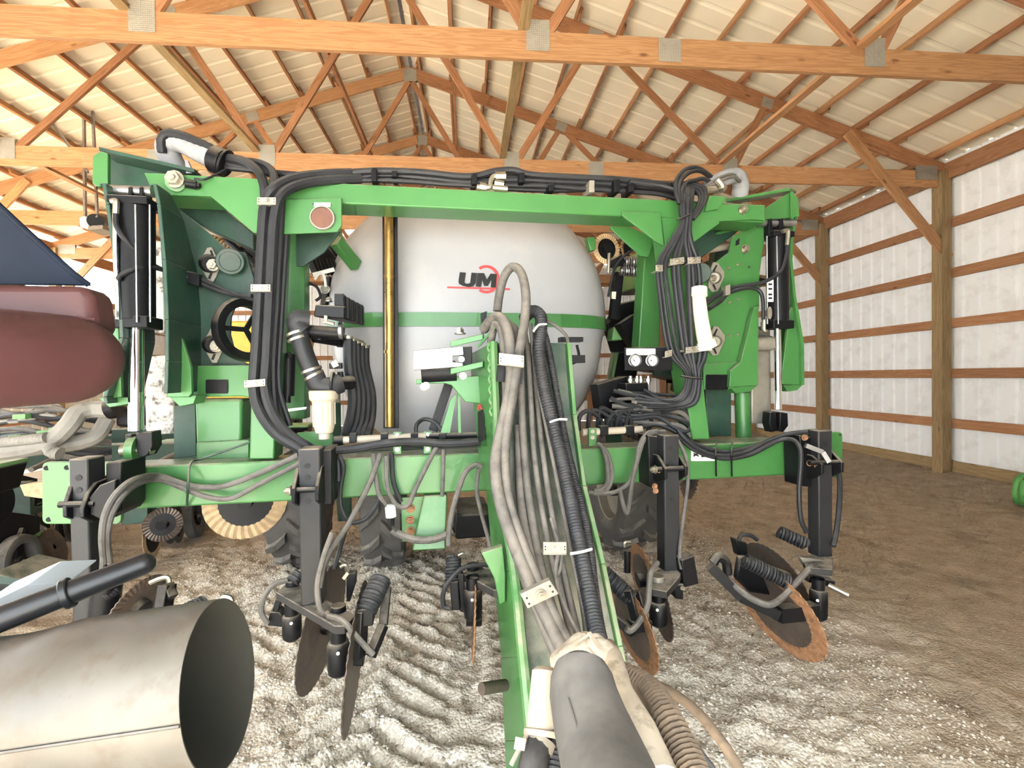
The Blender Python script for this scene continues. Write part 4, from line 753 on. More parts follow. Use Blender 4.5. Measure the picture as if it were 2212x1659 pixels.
for x, y in ((1138, 1292), (1143, 1304), (1188, 1266), (1194, 1278)): part(h, 'clamp_hole', MB().cyl(P(x, y, 1.219), P(x, y, 1.222), .003, n=8), 'ink', sub=p)
part(h, 'hose_rack', MB().plate([(1040, 676), (1052, 672), (1050, 716), (1042, 720)], 1.95, .04), 'black'); part(h, 'hose_rack', MB().plate([(1076, 790), (1130, 796), (1128, 830), (1074, 824)], 1.76, .03), 'black')
h = mthing('hose_bundle', tuple(P(1280, 1400, 1.3)), 'two ribbed dark conduit hoses tied along the right side of the tongue', 'hose')
hose(h, [(1130, 690, 1.92), (1150, 672, 1.88), (1168, 684, 1.83), (1168, 720, 1.8), (1164, 760, 1.77), (1176, 840, 1.73), (1196, 920, 1.68), (1222, 1030, 1.58), (1244, 1140, 1.46), (1262, 1230, 1.36), (1278, 1310, 1.27), (1290, 1370, 1.2), (1308, 1430, 1.12)], 15.5, 'hose', 'conduit', corr=.0105)
hose(h, [(1170, 700, 1.9), (1186, 760, 1.84), (1204, 860, 1.78), (1228, 980, 1.7), (1256, 1090, 1.58), (1274, 1180, 1.48), (1284, 1270, 1.38), (1296, 1350, 1.28), (1310, 1420, 1.2)], 9, 'hose', 'conduit', corr=.0085)
hose(h, [(1146, 700, 1.86), (1152, 760, 1.8), (1164, 840, 1.76), (1184, 940, 1.7), (1212, 1080, 1.58), (1240, 1220, 1.42), (1270, 1350, 1.27)], 5, 'hose_grey')
hose(h, [(1176, 690, 1.88), (1200, 704, 1.88), (1222, 724, 1.88), (1228, 744, 1.9)], 4, 'hose_grey')
for q in ([P(1152, 716, 1.78), P(1164, 702, 1.77), P(1180, 700, 1.79)], [P(1188, 912, 1.66), P(1206, 906, 1.65), P(1224, 906, 1.67)], [P(1232, 1196, 1.36), P(1256, 1192, 1.35), P(1278, 1186, 1.37)]): part(h, 'cable_tie', MB().tube(q, .004, 6), 'white')

# ------------------------------------------------------------------ hoses on the lower bar
h = mthing('hose_bundle', tuple(P(410, 1040, 2.1)), 'two grey hoses tied to the left half of the lower toolbar', 'hose')
hose(h, [(225, 1215, 1.93), (221, 1160, 1.88), (228, 1110, 1.87), (252, 1066, 1.88), (290, 1036, 1.95), (340, 1028, 2.09), (400, 1046, 2.13), (440, 1052, 2.13), (490, 1048, 2.12), (560, 1022, 2.1), (645, 984, 2.08)], 6, 'hose_grey'); hose(h, [(237, 1215, 1.94), (232, 1160, 1.89), (242, 1110, 1.88), (266, 1070, 1.9), (300, 1044, 2.0), (345, 1036, 2.11), (405, 1058, 2.13), (450, 1074, 2.12), (500, 1076, 2.12), (560, 1046, 2.1), (648, 1000, 2.08)], 5.5, 'hose_grey')
hose(h, [(222, 1210, 1.93), (218, 1250, 1.94), (205, 1310, 1.96), (188, 1350, 1.94)], 5, 'hose_grey')
part(h, 'cable_tie', MB().tube([P(404, 1094, V0-.006), P(406, 1050, 2.10), P(412, 1000, V0-.004), P(440, 990, V0+.05), (P(540, 955, V0+.1))], .0045, 6), 'green_shaded')
h = mthing('hose_bundle', tuple(P(860, 960, 2.1)), 'thick black hose and dangling feed hoses left of the tongue on the lower toolbar', 'hose')
hose(h, [(662, 968, 2.12), (700, 972, 2.1), (760, 970, 2.09), (830, 958, 2.08), (900, 954, 2.08), (960, 958, 2.08), (1040, 954, 2.08)], 9)
DH = [[(733, 985, 2.1), (742, 1010, 2.1), (735, 1060, 2.1), (738, 1100, 2.1), (757, 1128, 2.1), (790, 1120, 2.1), (812, 1092, 2.1), (818, 1075, 2.12)], [(822, 980, 2.1), (800, 1040, 2.08), (770, 1100, 2.06), (748, 1140, 2.04), (720, 1180, 2.0), (700, 1220, 1.96), (690, 1270, 1.92)],
      [(835, 984, 2.1), (836, 1040, 2.1), (846, 1075, 2.1), (862, 1094, 2.1), (882, 1090, 2.1), (900, 1050, 2.1), (930, 990, 2.1), (946, 960, 2.1)], [(806, 978, 2.1), (812, 1030, 2.1), (820, 1070, 2.1), (836, 1090, 2.12)], [(846, 978, 2.12), (850, 1040, 2.12), (866, 1084, 2.12)], [(958, 970, 2.1), (957, 1020, 2.1), (955, 1072, 2.1)],
      [(706, 970, 2.12), (728, 990, 2.12), (732, 1040, 2.1)], [(1040, 1010, 2.05), (1028, 1004, 2.05), (1006, 1020, 2.05), (990, 1060, 2.05), (976, 1110, 2.05), (970, 1150, 2.05), (969, 1178, 2.05)], [(1034, 1012, 2.05), (1030, 1060, 2.05), (1040, 1110, 2.03), (1054, 1160, 2.02), (1060, 1190, 2.0)],
      [(846, 1144, 2.1), (868, 1156, 2.1), (900, 1166, 2.08), (940, 1164, 2.08), (978, 1150, 2.1)], [(748, 1140, 2.08), (736, 1180, 2.04), (722, 1230, 2.0)]]
for i, pth in enumerate(DH): hose(h, pth, (5, 6, 5, 5, 5, 4.5, 5, 6, 4.5, 8, 4.5)[i], 'hose' if i in (0, 4, 6, 10) else 'hose_grey')
part(h, 'shutoff_valve', MB().cyl(P(843, 1094, 2.1), P(845, 1117, 2.1), .022, n=14).cyl(P(844, 1090, 2.1), P(844, 1096, 2.1), .017, n=14), 'white', .002, label='white plastic valve'); part(h, 'elbow_fitting', MB().tube([P(845, 1117, 2.1), P(845, 1136, 2.1), P(856, 1148, 2.1)], .014, 8), 'black')
mf = part(h, 'manifold_pipe', MB().cyl(P(735, 951, 2.16), P(920, 942, 2.16), .0165, n=14), 'beige'); part(h, 'pipe_cap', MB().cyl(P(722, 952, 2.16), P(742, 951, 2.16), .02, n=14).cyl(P(915, 942, 2.16), P(1040, 940, 2.16), .0155, n=12), 'black')
for x in (762, 830, 895, 956): part(h, 'pipe_clip', MB().plate([(x-8, 936), (x+8, 935), (x+8, 956), (x-8, 957)], 2.135, .04), 'black', .003)
for x, y in ((858, 943), (924, 942)):
    q = part(h, 'clip_bracket', MB().plate([(x-9, y-10), (x+9, y-10), (x+9, y+38), (x-9, y+38)], 2.15, .012), 'green', .002); bolts(h, [(x, y-3), (x, y+28)], 2.15, 3.5, sub=q)
hose(h, [(899, 940, 2.16), (900, 918, 2.18), (915, 906, 2.2), (935, 910, 2.2), (950, 925, 2.18), (955, 940, 2.16)], 4.5)
h = mthing('hose_bundle', tuple(P(1330, 980, 2.1)), 'dark feed hoses and beige manifold right of the tongue on the lower toolbar', 'hose')
for i, (pth, r, m) in enumerate((([(1290, 958, 2.13), (1300, 966, 2.12), (1311, 1000, 2.1), (1312, 1040, 2.1), (1300, 1058, 2.1), (1282, 1060, 2.1)], 5, 'hose_grey'), ([(1296, 962, 2.13), (1312, 980, 2.12), (1322, 1020, 2.1), (1316, 1050, 2.1), (1296, 1066, 2.1), (1270, 1062, 2.1)], 5, 'hose_grey'),
    ([(1420, 930, 2.1), (1398, 936, 2.1), (1382, 960, 2.09), (1374, 1000, 2.08), (1360, 1040, 2.08), (1330, 1062, 2.09), (1300, 1066, 2.1)], 5, 'hose_grey'), ([(1436, 932, 2.1), (1410, 936, 2.1), (1390, 952, 2.09), (1378, 990, 2.08), (1366, 1040, 2.07), (1360, 1080, 2.06), (1354, 1108, 2.06), (1346, 1090, 2.06), (1340, 1060, 2.08)], 5.5, 'hose_grey'),
    ([(1464, 930, 2.12), (1482, 950, 2.1), (1520, 976, 2.1), (1560, 984, 2.1), (1610, 976, 2.1), (1660, 952, 2.11), (1700, 938, 2.1), (1745, 932, 2.05)], 5.5, 'hose'), ([(1462, 938, 2.12), (1500, 972, 2.11), (1560, 990, 2.1), (1620, 982, 2.1), (1680, 952, 2.1), (1712, 950, 2.06), (1728, 968, 2.02), (1730, 1000, 2.0), (1726, 1060, 2.0), (1730, 1120, 2.0), (1742, 1150, 2.0)], 5.5, 'hose'),
    ([(1466, 942, 2.12), (1510, 962, 2.12), (1570, 976, 2.12), (1640, 960, 2.12), (1690, 944, 2.12)], 5, 'hose'), ([(1464, 950, 2.1), (1482, 990, 2.05), (1486, 1040, 2.03), (1480, 1090, 2.02), (1472, 1150, 2.0), (1468, 1200, 1.98), (1472, 1230, 1.96)], 4.5, 'hose_grey'))):
    hose(h, pth, r, m)
part(h, 'manifold_pipe', MB().cyl(P(1258, 934, 2.2), P(1386, 927, 2.2), .017, n=14), 'beige')
for x in (1306, 1362): part(h, 'pipe_clip', MB().plate([(x-9, 920), (x+9, 919), (x+9, 940), (x-9, 941)], 2.18, .04), 'black', .003)
q = part(h, 'clip_bracket', MB().plate([(1272, 925), (1289, 924), (1289, 963), (1272, 964)], 2.15, .012), 'green', .002); bolts(h, [(1280, 932), (1280, 945)], 2.15, 3.5, sub=q)
for x in (1546, 1580): part(h, 'cable_tie', MB().tube([P(x+2, 955, V0-.004), P(x, 985, 2.08), P(x+1, 1028, V0-.004)], .004, 6), 'black')
# tangle between the gauge panel and the bar
h = mthing('hose_bundle', tuple(P(1400, 900, 2.3)), 'dark tangle of hydraulic hoses below the gauge panel', 'hose')
rs = random.Random(5)
for i in range(11):
    y = 838+i*7; hose(h, [(1330+rs.uniform(-20, 20), y+rs.uniform(-10, 10), 2.34), (1370, y+8+rs.uniform(-8, 8), 2.3), (1420, y+14+rs.uniform(-8, 12), 2.26), (1470, y+18+rs.uniform(-10, 20), 2.2), (1496, y+30+rs.uniform(0, 20), 2.2)], rs.choice((4, 5, 6)), 'hose' if i % 3 else 'hose_grey')
for i in range(6): hose(h, [(1250+20*i, 930, 2.3), (1252+22*i, 900-8*(i % 3), 2.3), (1270+24*i, 888, 2.3), (1296+22*i, 905, 2.3), (1300+20*i, 932, 2.3)], 5)
part(h, 'manifold_block', MB().plate([(1352, 828), (1400, 826), (1402, 858), (1352, 860)], 2.34, .1).plate([(1290, 830), (1356, 812), (1370, 900), (1300, 905)], 2.45, .12), 'black', .004)
for x in (1362, 1376, 1384, 1400): part(h, 'fitting', MB().cyl(P(x, 812, 2.36), P(x, 830, 2.36), .011, n=8).cyl(P(x, 818, 2.36), P(x, 824, 2.36), .016, n=6), 'zinc')

# ------------------------------------------------------------------ gauge panel
g = mthing('pressure_gauge_board', tuple(P(1390, 800, 2.12)), 'black panel with two round white pressure gauges and a label', 'gauge')
pn = part(g, 'panel', MB().plate([(1350, 751), (1452, 749), (1453, 800), (1351, 800)], 2.10, .012), 'black', .002)
lb = part(g, 'sign', MB().plate(rrect(1353, 753, 1416, 767, 1.5), 2.0985, .0012), 'white', label='white label reading HYDRAULIC DOWN PRESSURE')
lettering(g, 'HYDRAULIC DOWN PRESSURE', 1384, 756.5, 2.098, 3.6, sub=lb, wide=.86); lettering(g, 'MAX PSI 3000', 1368, 761, 2.098, 1.8, sub=lb); lettering(g, 'DOWN FORCE', 1405, 762, 2.098, 1.8, sub=lb); lettering(g, 'SET PRESS', 1371, 764.5, 2.098, 1.6, sub=lb)
for cx, a in ((1370, -40), (1407, 115)):
    d = part(g, 'gauge', MB().lathe([(.0, 0), (.0285, 0), (.0285, -.02), (.0255, -.024), (.0245, -.020)], P(cx, 779, 2.098), (0, 1, 0), 28), 'steel'); part(g, 'dial', MB().cyl(P(cx, 779, 2.0795), P(cx, 779, 2.09), .0245, n=28), 'white', sub=d)
    c = P(cx, 779, 2.0785); s_ = math.radians(a); part(g, 'needle', MB().bar(c-Vector((math.sin(s_), 0, math.cos(s_)))*.006, c+Vector((math.sin(s_), 0, math.cos(s_)))*.016, .0025, .001, up=(0, 1, 0)).cyl(c, c+Vector((0, -.002, 0)), .003, n=8), 'ink', sub=d)
    b = MB()
    for k in range(11): q = math.radians(-130+26*k); e = Vector((math.sin(q), 0, math.cos(q))); b.bar(c+e*.0185, c+e*.0225, .0012, .0008, up=(0, 1, 0))
    part(g, 'scale_mark', b, 'ink', sub=d)

# ------------------------------------------------------------------ pump valve block, strainer and feed hoses
vb = mthing('valve_block', tuple(P(725, 745, 2.3)), 'black multi-section control valve block above the strainer', 'valve')
part(vb, 'cover', MB().hexa([P(677, 684, 2.1), P(744, 688, 2.1), P(783, 704, 2.42), P(720, 690, 2.42), P(681, 658, 2.1), P(745, 661, 2.1), P(783, 668, 2.42), P(722, 660, 2.42)]), 'black', .005)
part(vb, 'riser', MB().prism([P(722, 660, 2.1), P(722, 633, 2.1), P(742, 633, 2.1), P(744, 662, 2.1)], (0, .1, 0)), 'black', .004)
for k in range(4): x = 746+k*9.5; part(vb, 'section', MB().prism([P(x, 640+k*5, 2.14+.07*k), P(x+9, 643+k*5, 2.14+.07*k), P(x+9, 690+k*4, 2.14+.07*k), P(x, 688+k*4, 2.14+.07*k)], (0, .06, 0)), 'black', .004)
bolts(vb, [(710, 652)], 2.2, 6, ax=(0, 0, 1))
b = MB()
for k in range(5): b.cyl(P(690+16*k, 735+5*k, 2.2+.05*k), P(690+16*k, 712+4*k, 2.2+.05*k), .022, n=12)
part(vb, 'port', b.cyl(P(664, 716, 2.18), P(745, 722, 2.2), .028, n=14).cyl(P(680, 728, 2.2), P(780, 745, 2.4), .024, n=14), 'black'); part(vb, 'flange_clamp', MB().cyl(P(733, 714, 2.17), P(740, 714, 2.17), .036, n=18), 'steel')
part(vb, 'fitting', MB().cyl(P(704, 682, 2.09), P(704, 696, 2.09), .008, n=8).cyl(P(700, 694, 2.09), P(722, 700, 2.09), .008, n=8), 'zinc')
for k in range(5): hose(vb, [(752+9*k, 730+5*k, 2.22+.05*k), (753+9*k, 790, 2.22+.05*k), (762+10*k, 850, 2.24+.04*k), (758+11*k, 900, 2.26+.03*k), (744+12*k, 945, 2.28)], 10, 'hose', 'feed_hose'); part(vb, 'hose_clip', MB().cyl(P(752+9*k, 726+5*k, 2.22+.05*k), P(752+9*k, 732+5*k, 2.22+.05*k), .0235, n=14), 'zinc')
sn = mthing('strainer', tuple(P(708, 946, 2.12)), 'beige plastic strainer bowl below a clamped black elbow hose', 'filter')
kk = 2.12/1065; o = P(701, 948, 2.12)
prof_s = [(0, 0), (11*kk, 0), (11*kk, 11*kk), (17*kk, 13*kk), (21*kk, 28*kk), (21.5*kk, 74*kk), (24*kk, 78*kk), (28*kk, 82*kk), (29*kk, 97*kk), (27*kk, 100*kk), (0, 100*kk)]
bw = part(sn, 'bowl', MB().lathe(prof_s, o, (0, 0, 1), 28), 'beige')
for k in range(8): a = 2*math.pi*k/8; c = o+Vector((math.cos(a)*21*kk, math.sin(a)*21*kk, 0)); part(sn, 'rib', MB().cyl(c+Vector((0, 0, 30*kk)), c+Vector((0, 0, 76*kk)), .004, n=6), 'beige', sub=bw)
ll = part(sn, 'elbow', MB().tube([P(658, 718, 2.12), P(640, 700, 2.12), P(645, 688, 2.12), P(668, 692, 2.13)], .036, 14), 'hose'); ll = part(sn, 'suction_hose', MB().tube([P(643, 712, 2.12), P(652, 745, 2.12), P(664, 780, 2.12), P(680, 815, 2.12)], .037, 16), 'hose'); part(sn, 'elbow', MB().tube([P(678, 812, 2.12), P(690, 832, 2.12), P(712, 836, 2.12), P(735, 828, 2.14)], .041, 14), 'hose')
for x, y, x2, y2 in ((640, 717, 642, 722), (643, 729, 645, 734), (672, 797, 674, 802), (677, 809, 680, 814)): part(sn, 'hose_clip', MB().cyl(P(x, y, 2.12), P(x2, y2, 2.12), .042, n=20), 'zinc')
part(sn, 'ball_valve', MB().cyl(P(716, 828, 2.12), P(722, 828, 2.12), .048, n=20).cyl(P(722, 828, 2.13), P(760, 826, 2.2), .03, n=14).cyl(P(735, 802, 2.15), P(737, 825, 2.15), .012, n=10).cbox(P(726, 790, 2.15), (.05, .03, .025)), 'black', .003); part(sn, 'valve_handle', MB().plate([(714, 784), (726, 776), (732, 790), (720, 795)], 2.12, .01), 'plate')
part(sn, 'actuator', MB().cyl(P(624, 765, 2.3), P(621, 855, 2.3), .028, n=14).cyl(P(620, 855, 2.3), P(620, 870, 2.3), .015, n=10).cyl(P(622, 762, 2.28), P(626, 772, 2.28), .012, n=8), 'black'); part(sn, 'lever', MB().plate([(615, 884), (662, 879), (660, 884), (616, 890)], 2.2, .02), 'white')
part(sn, 'bracket', MB().plate([(641, 935), (700, 930), (720, 938), (718, 968), (640, 968)], 2.2, .02), 'green', .002)
# ------------------------------------------------------------------ coulter units
def disc(c, nrm, R, rim=.72, n=80, flute=.0018, th=.004):    # blade plate with a fluted rim: hub plate and rim
    c = Vector(c); ax, a, b = frame(nrm); inner = MB(); outer = MB()
    def P_(r, k, h): q = 2*math.pi*k/n; return c+(a*math.cos(q)+b*math.sin(q))*r+ax*h
    inner.lathe([(0, th*1.2), (R*rim, th), (R*rim, -th), (0, -th*1.2)], c, nrm, 40)
    rs_ = [R*rim*.98, R*.86, R*.985, R]; vs = []; 
    for sgn in (1, -1):
        for i, r in enumerate(rs_):
            f = flute*(0, .7, 1, 1)[i]; t = th*(1, .9, .5, .15)[i]; vs += [P_(r, k+(.35*i), sgn*t+f*(1 if k % 2 else -1)) for k in range(n)]
    fs = [((o*4+i)*n+k, (o*4+i)*n+(k+1) % n, (o*4+i+1)*n+(k+1) % n, (o*4+i+1)*n+k) for o in (0, 1) for i in range(3) for k in range(n)]+[(3*n+k, 3*n+(k+1) % n, 7*n+(k+1) % n, 7*n+k) for k in range(n)]
    outer.add(vs, fs); return inner, outer
def norm_from(px, py, v, yaw, tilt):   # blade axis: yaw away from sideways, tilt in the image plane (degrees)
    y, t = math.radians(yaw), math.radians(tilt); return Vector((math.cos(y)*math.cos(t), -math.sin(y), math.cos(y)*math.sin(t)))
def blade(root, px, py, v, R, yaw, tilt, m='blade', rimm='rusty'):
    i, o = disc(P(px, py, v), norm_from(px, py, v, yaw, tilt), R); d = part(root, 'coulter_blade', i, m); part(root, 'blade_rim', o, rimm, sub=d, smooth=20)
    c = P(px, py, v); nn = norm_from(px, py, v, yaw, tilt); part(root, 'blade_hub', MB().cyl(c-nn*.03, c+nn*.03, .035, n=16), 'black', .003, sub=d); return d
def shank(root, FL, FR, BK, ybot, v, dv, holes=()):
    a, b_, c = P(*FL, v), P(*FR, v), P(*BK, v+dv); d = a+c-b_ if BK[0] > FR[0] else b_+c-a
    ztop = a.z; zb = P(*ybot, v).z
    plan = [a, b_, c, d] if BK[0] > FR[0] else [a, b_, d, c]
    s_ = part(root, 'shank_tube', MB().hexa([Vector((p.x, p.y, zb)) for p in plan]+[Vector((p.x, p.y, ztop)) for p in plan]), 'shank', .006)
    for x, y in holes: q = P(x, y, v); part(root, 'pin_hole', MB().cyl(q-Vector((0, .002, 0)), q+Vector((0, .002, 0)), .0105, n=14), 'ink', sub=s_)
    return s_, zb, plan
def clampunit(root, left, right, bar, v, bolt=None):
    for (pix, dep) in (left, right):
        pts = [P(x, y, v) for x, y in pix]; part(root, 'clamp_plate', MB().prism([p for p in pts], (0, .012, 0)) if dep == 0 else MB().prism([Vector((pts[0].x, v+dv_, P(pix[0][0], yy, v).z)) for yy, dv_ in dep], (.014, 0, 0)), 'black', .003)
    part(root, 'clamp_bar', MB().cyl(P(*bar[0], v-.02), P(*bar[1], v-.02), .011, n=10), 'black')
    if bolt: part(root, 'nut', MB().bolt(P(*bolt, v-.02), (-1, 0, 0), .014, .016), 'zinc')
def barrel(root, x, y0, y1, v, r, m='black'):
    p = part(root, 'swivel_barrel', MB().lathe([(0, 0), (r*.6, 0), (r*.95, .012), (r, .03), (r, (P(x, y0, v)-P(x, y1, v)).z-.03), (r*.9, (P(x, y0, v)-P(x, y1, v)).z-.02), (r*.72, (P(x, y0, v)-P(x, y1, v)).z-.016), (r*.72, (P(x, y0, v)-P(x, y1, v)).z+.03)], P(x, y1, v), (0, 0, 1), 22), m)
    part(root, 'grease_nipple', MB().cyl(P(x-2, (y0*1.1+y1*.9)/2, v-r), P(x-2, (y0*1.1+y1*.9)/2, v-r-.012), .006, n=8), 'zinc', sub=p); return p
def spring(root, a, b_, R, turns, wire=.007):
    s_ = part(root, 'spring', MB().coil(P(*a), P(*b_), R, wire, turns, 6), 'hose'); part(root, 'spring_core', MB().cyl(P(*a), P(*b_), R*.72, n=10), 'black', sub=s_); return s_
def plateQ(root, pix, z, th, name='cross_plate', m='blackdust'): 
    pts = [Q(x, y, z) for x, y in pix]; return part(root, name, MB().prism(pts, (0, 0, -th)), m, .003)

# leftmost unit
c = mthing('coulter_unit', (P(190, 1300, 1.9).x, 1.95, .35), 'leftmost black coulter shank with grey front face, on the toolbar end plate', 'coulter', 'coulter units on the toolbar')
s_, zb, plan = shank(c, (147, 992), (188.5, 992), (228, 981), (170, 1400), 1.93, .085, ((170, 1032), (171, 1059), (172, 1112)))
clampunit(c, ([(147, 1060)], [(1050, .0), (1085, -.03), (1112, -.03), (1128, .02), (1128, .22), (1050, .22)]), ([(192, 1060)], [(1045, .02), (1062, -.02), (1090, -.05), (1110, -.05), (1128, .0), (1128, .22), (1040, .22)]), ((128, 1090), (205, 1088)), 1.93)
part(c, 'clamp_block', MB().plate([(228, 1000), (262, 997), (262, 1100), (250, 1118), (228, 1118)], 1.99, .16), 'black', .005)
part(c, 'clamp_block', MB().plate([(192, 1075), (215, 1048), (248, 1036), (250, 1110), (215, 1122), (194, 1112)], 1.905, .03), 'black', .004)
blade(c, 296, 1312, 1.86, .115, 17, -25, 'blade', 'blade'); part(c, 'swivel_barrel', MB().cyl(P(232, 1255, 1.9), P(222, 1340, 1.9), .045, n=18), 'black'); spring(c, (248, 1268, 1.9), (225, 1290, 1.88), .022, 6)
part(c, 'scraper_arm', MB().bar(P(362, 1262, 1.82), P(352, 1320, 1.8), .035, .045).bar(P(362, 1262, 1.82), P(372, 1292, 1.8), .03, .03), 'black', .003); part(c, 'fitting', MB().tube([P(324, 1259, 1.82), P(345, 1250, 1.82), P(362, 1248, 1.82), P(366, 1262, 1.82)], .008, 6), 'zinc')
spring(c, (443, 1300, 1.75), (396, 1322, 1.7), .018, 6); part(c, 'fitting', MB().tube([P(482, 1302, 1.72), P(482, 1290, 1.72), P(496, 1292, 1.72), P(500, 1306, 1.72)], .009, 6), 'zinc')
# second unit
c = mthing('coulter_unit', (P(680, 1400, 1.9).x, 1.93, .3), 'tall black coulter shank left of the tongue with two blades and coil spring', 'coulter', 'coulter units on the toolbar')
s_, zb, plan = shank(c, (643, 970), (690, 969), (702, 963), (668, 1310), 1.93, .085, ((664, 1007), (664.5, 1032), (666, 1083)))
clampunit(c, ([(636, 1060)], [(1012, .02), (1050, -.045), (1080, -.045), (1096, .02), (1096, .22), (1012, .22)]), ([(686, 1060)], [(1010, .02), (1045, -.045), (1076, -.045), (1094, .02), (1094, .22), (1010, .22)]), ((634, 1059), (692, 1057)), 1.93, (630, 1060))
part(c, 'clamp_block', MB().plate([(694, 972), (716, 970), (718, 1090), (694, 1092)], 1.99, .16), 'black', .005)
cp = plateQ(c, [(596, 1279), (628, 1252), (768, 1330), (745, 1352), (722, 1352)], zb+.004, .03)
for x, y in ((632, 1262), (731, 1318)): part(c, 'cap_bolt', MB().cyl(Q(x, y+4, zb), Q(x, y+4, zb)+Vector((0, 0, .026)), .028, .026, 18), 'black', .003, sub=cp)
barrel(c, 631, 1318, 1382, 2.08, .037); barrel(c, 732, 1374, 1458, 1.79, .038)
blade(c, 698, 1352, 2.33, .274, 10, -9, 'blade', 'blade'); blade(c, 769, 1415, 1.80, .246, 1, -5.7, 'blade', 'blade')
spring(c, (824, 1250, 1.80), (790, 1320, 1.72), .030, 11, .0085)
part(c, 'spring_arm', MB().bar(P(836, 1268, 1.82), P(828, 1350, 1.76), .03, .02).bar(P(828, 1350, 1.76), P(800, 1418, 1.7), .03, .03).bar(P(782, 1318, 1.72), P(776, 1420, 1.70), .028, .05), 'black', .003)
part(c, 'arm_block', MB().plate([(768, 1318), (808, 1314), (806, 1352), (770, 1358)], 1.70, .07), 'black', .004); part(c, 'arm_block', MB().plate([(750, 1412), (786, 1406), (784, 1438), (756, 1440)], 1.70, .05), 'black', .004)
part(c, 'arm_bracket', MB().plate([(594, 1294), (608, 1296), (600, 1324), (588, 1322)], 2.1, .05), 'black', .004); part(c, 'arm_bracket', MB().plate([(577, 1352), (582, 1322), (602, 1322), (616, 1340), (614, 1356)], 2.1, .06), 'black', .004)
hose(c, [(652, 1253, 2.12), (618, 1254, 2.12), (590, 1264, 2.1), (570, 1290, 2.08), (565, 1322, 2.08), (578, 1347, 2.08)], 5.5, 'hose_grey'); hose(c, [(718, 1150, 1.9), (700, 1200, 1.88), (686, 1262, 1.84), (690, 1310, 1.80), (706, 1328, 1.76), (740, 1340, 1.70), (770, 1375, 1.68), (806, 1414, 1.68)], 6, 'hose_grey')
part(c, 'hose_tie', MB().cyl(P(703, 1325, 1.76), P(708, 1330, 1.755), .013, n=10), 'black'); spring(c, (648, 1238, 2.0), (632, 1256, 1.98), .02, 4)
part(c, 'nozzle', MB().tube([P(735, 1225, 2.0), P(746, 1221, 2.0), P(752, 1235, 2.0)], .007, 6).bar(P(752, 1236, 2.0), P(742, 1250, 2.0), .012, .012), 'zinc'); part(c, 'nozzle_mount', MB().plate([(748, 1240), (768, 1238), (768, 1262), (756, 1300), (748, 1300)], 2.0, .04), 'black', .003)
# unit behind the tongue
c = mthing('coulter_unit', (P(1025, 1400, 1.9).x, 1.95, .3), 'small coulter arm with edge-on brown blade just left of the tongue', 'coulter', 'coulter units on the toolbar')
zc_ = P(1020, 1240, 1.95).z
cp = plateQ(c, [(998, 1238), (1028, 1222), (1092, 1240), (1092, 1276), (1066, 1274)], zc_, .03); part(c, 'cap_bolt', MB().cyl(Q(1022, 1230, zc_), Q(1022, 1230, zc_)+Vector((0, 0, .024)), .026, n=18), 'black', .003, sub=cp)
barrel(c, 1022, 1262, 1338, 1.9, .036); blade(c, 1024, 1332, 1.93, .16, 4.6, -3, 'blade', 'rusty')
spring(c, (980, 1202, 2.0), (978, 1258, 1.96), .026, 8); part(c, 'arm_bracket', MB().plate([(972, 1258), (990, 1256), (994, 1318), (976, 1320)], 1.92, .05), 'black', .004); part(c, 'arm_bracket', MB().plate([(988, 1238), (1002, 1240), (1008, 1326), (994, 1322)], 1.94, .04), 'black', .004)
hose(c, [(1074, 1222, 1.95), (1040, 1220, 1.93), (1002, 1226, 1.92), (974, 1250, 1.9), (958, 1280, 1.9), (958, 1308, 1.9), (970, 1314, 1.9)], 5, 'hose'); part(c, 'nozzle', MB().tube([P(990, 1200, 2.0), P(1000, 1196, 2.0), P(1004, 1206, 2.0)], .006, 6), 'zinc')
# unit right of the tongue
c = mthing('coulter_unit', (P(1440, 1400, 2.0).x, 2.0, .3), 'black coulter shank right of the tongue with three rusty-rimmed blades', 'coulter', 'coulter units on the toolbar')
s_, zb, plan = shank(c, (1434, 940), (1467, 938), (1416, 936), (1450, 1236), 2.0, .075, ((1448, 968), (1450, 1002), (1452, 1080)))
clampunit(c, ([(1424, 1030)], [(985, .02), (1008, -.05), (1030, -.05), (1045, .02), (1045, .16), (985, .16)]), ([(1470, 1030)], [(985, .02), (1004, -.04), (1022, -.04), (1040, .02), (1040, .16), (985, .16)]), ((1412, 1014), (1484, 1011)), 2.0, (1416, 1014))
bolts(c, [(1415, 1012), (1424, 1016), (1414, 1050), (1416, 1060)], 2.0, 5, m='rusty'); part(c, 'clamp_block', MB().plate([(1400, 940), (1434, 944), (1432, 1056), (1402, 1052)], 2.06, .11), 'black', .005)
cp = plateQ(c, [(1405, 1240), (1430, 1226), (1472, 1232), (1468, 1246), (1440, 1278), (1408, 1272)], zb+.006, .03); part(c, 'cap_bolt', MB().cyl(Q(1421, 1256, zb+.006), Q(1421, 1256, zb+.006)+Vector((0, 0, .024)), .026, n=18), 'plate', .003, sub=cp)
barrel(c, 1422, 1290, 1352, 1.92, .037); blade(c, 1366, 1352, 1.89, .185, -6, 12); blade(c, 1390, 1250, 2.08, .155, 2, 8); blade(c, 1428, 1318, 1.97, .125, 4, 6, 'blade', 'blade')
spring(c, (1302, 1236, 1.9), (1364, 1294, 1.82), .027, 13, .0075); part(c, 'spring_arm', MB().bar(P(1356, 1274, 1.81), P(1374, 1345, 1.79), .022, .03).bar(P(1376, 1276, 1.82), P(1390, 1330, 1.8), .022, .03).bar(P(1310, 1320, 1.8), P(1362, 1364, 1.78), .03, .03).bar(P(1362, 1352, 1.79), P(1402, 1346, 1.8), .05, .04), 'black', .003)
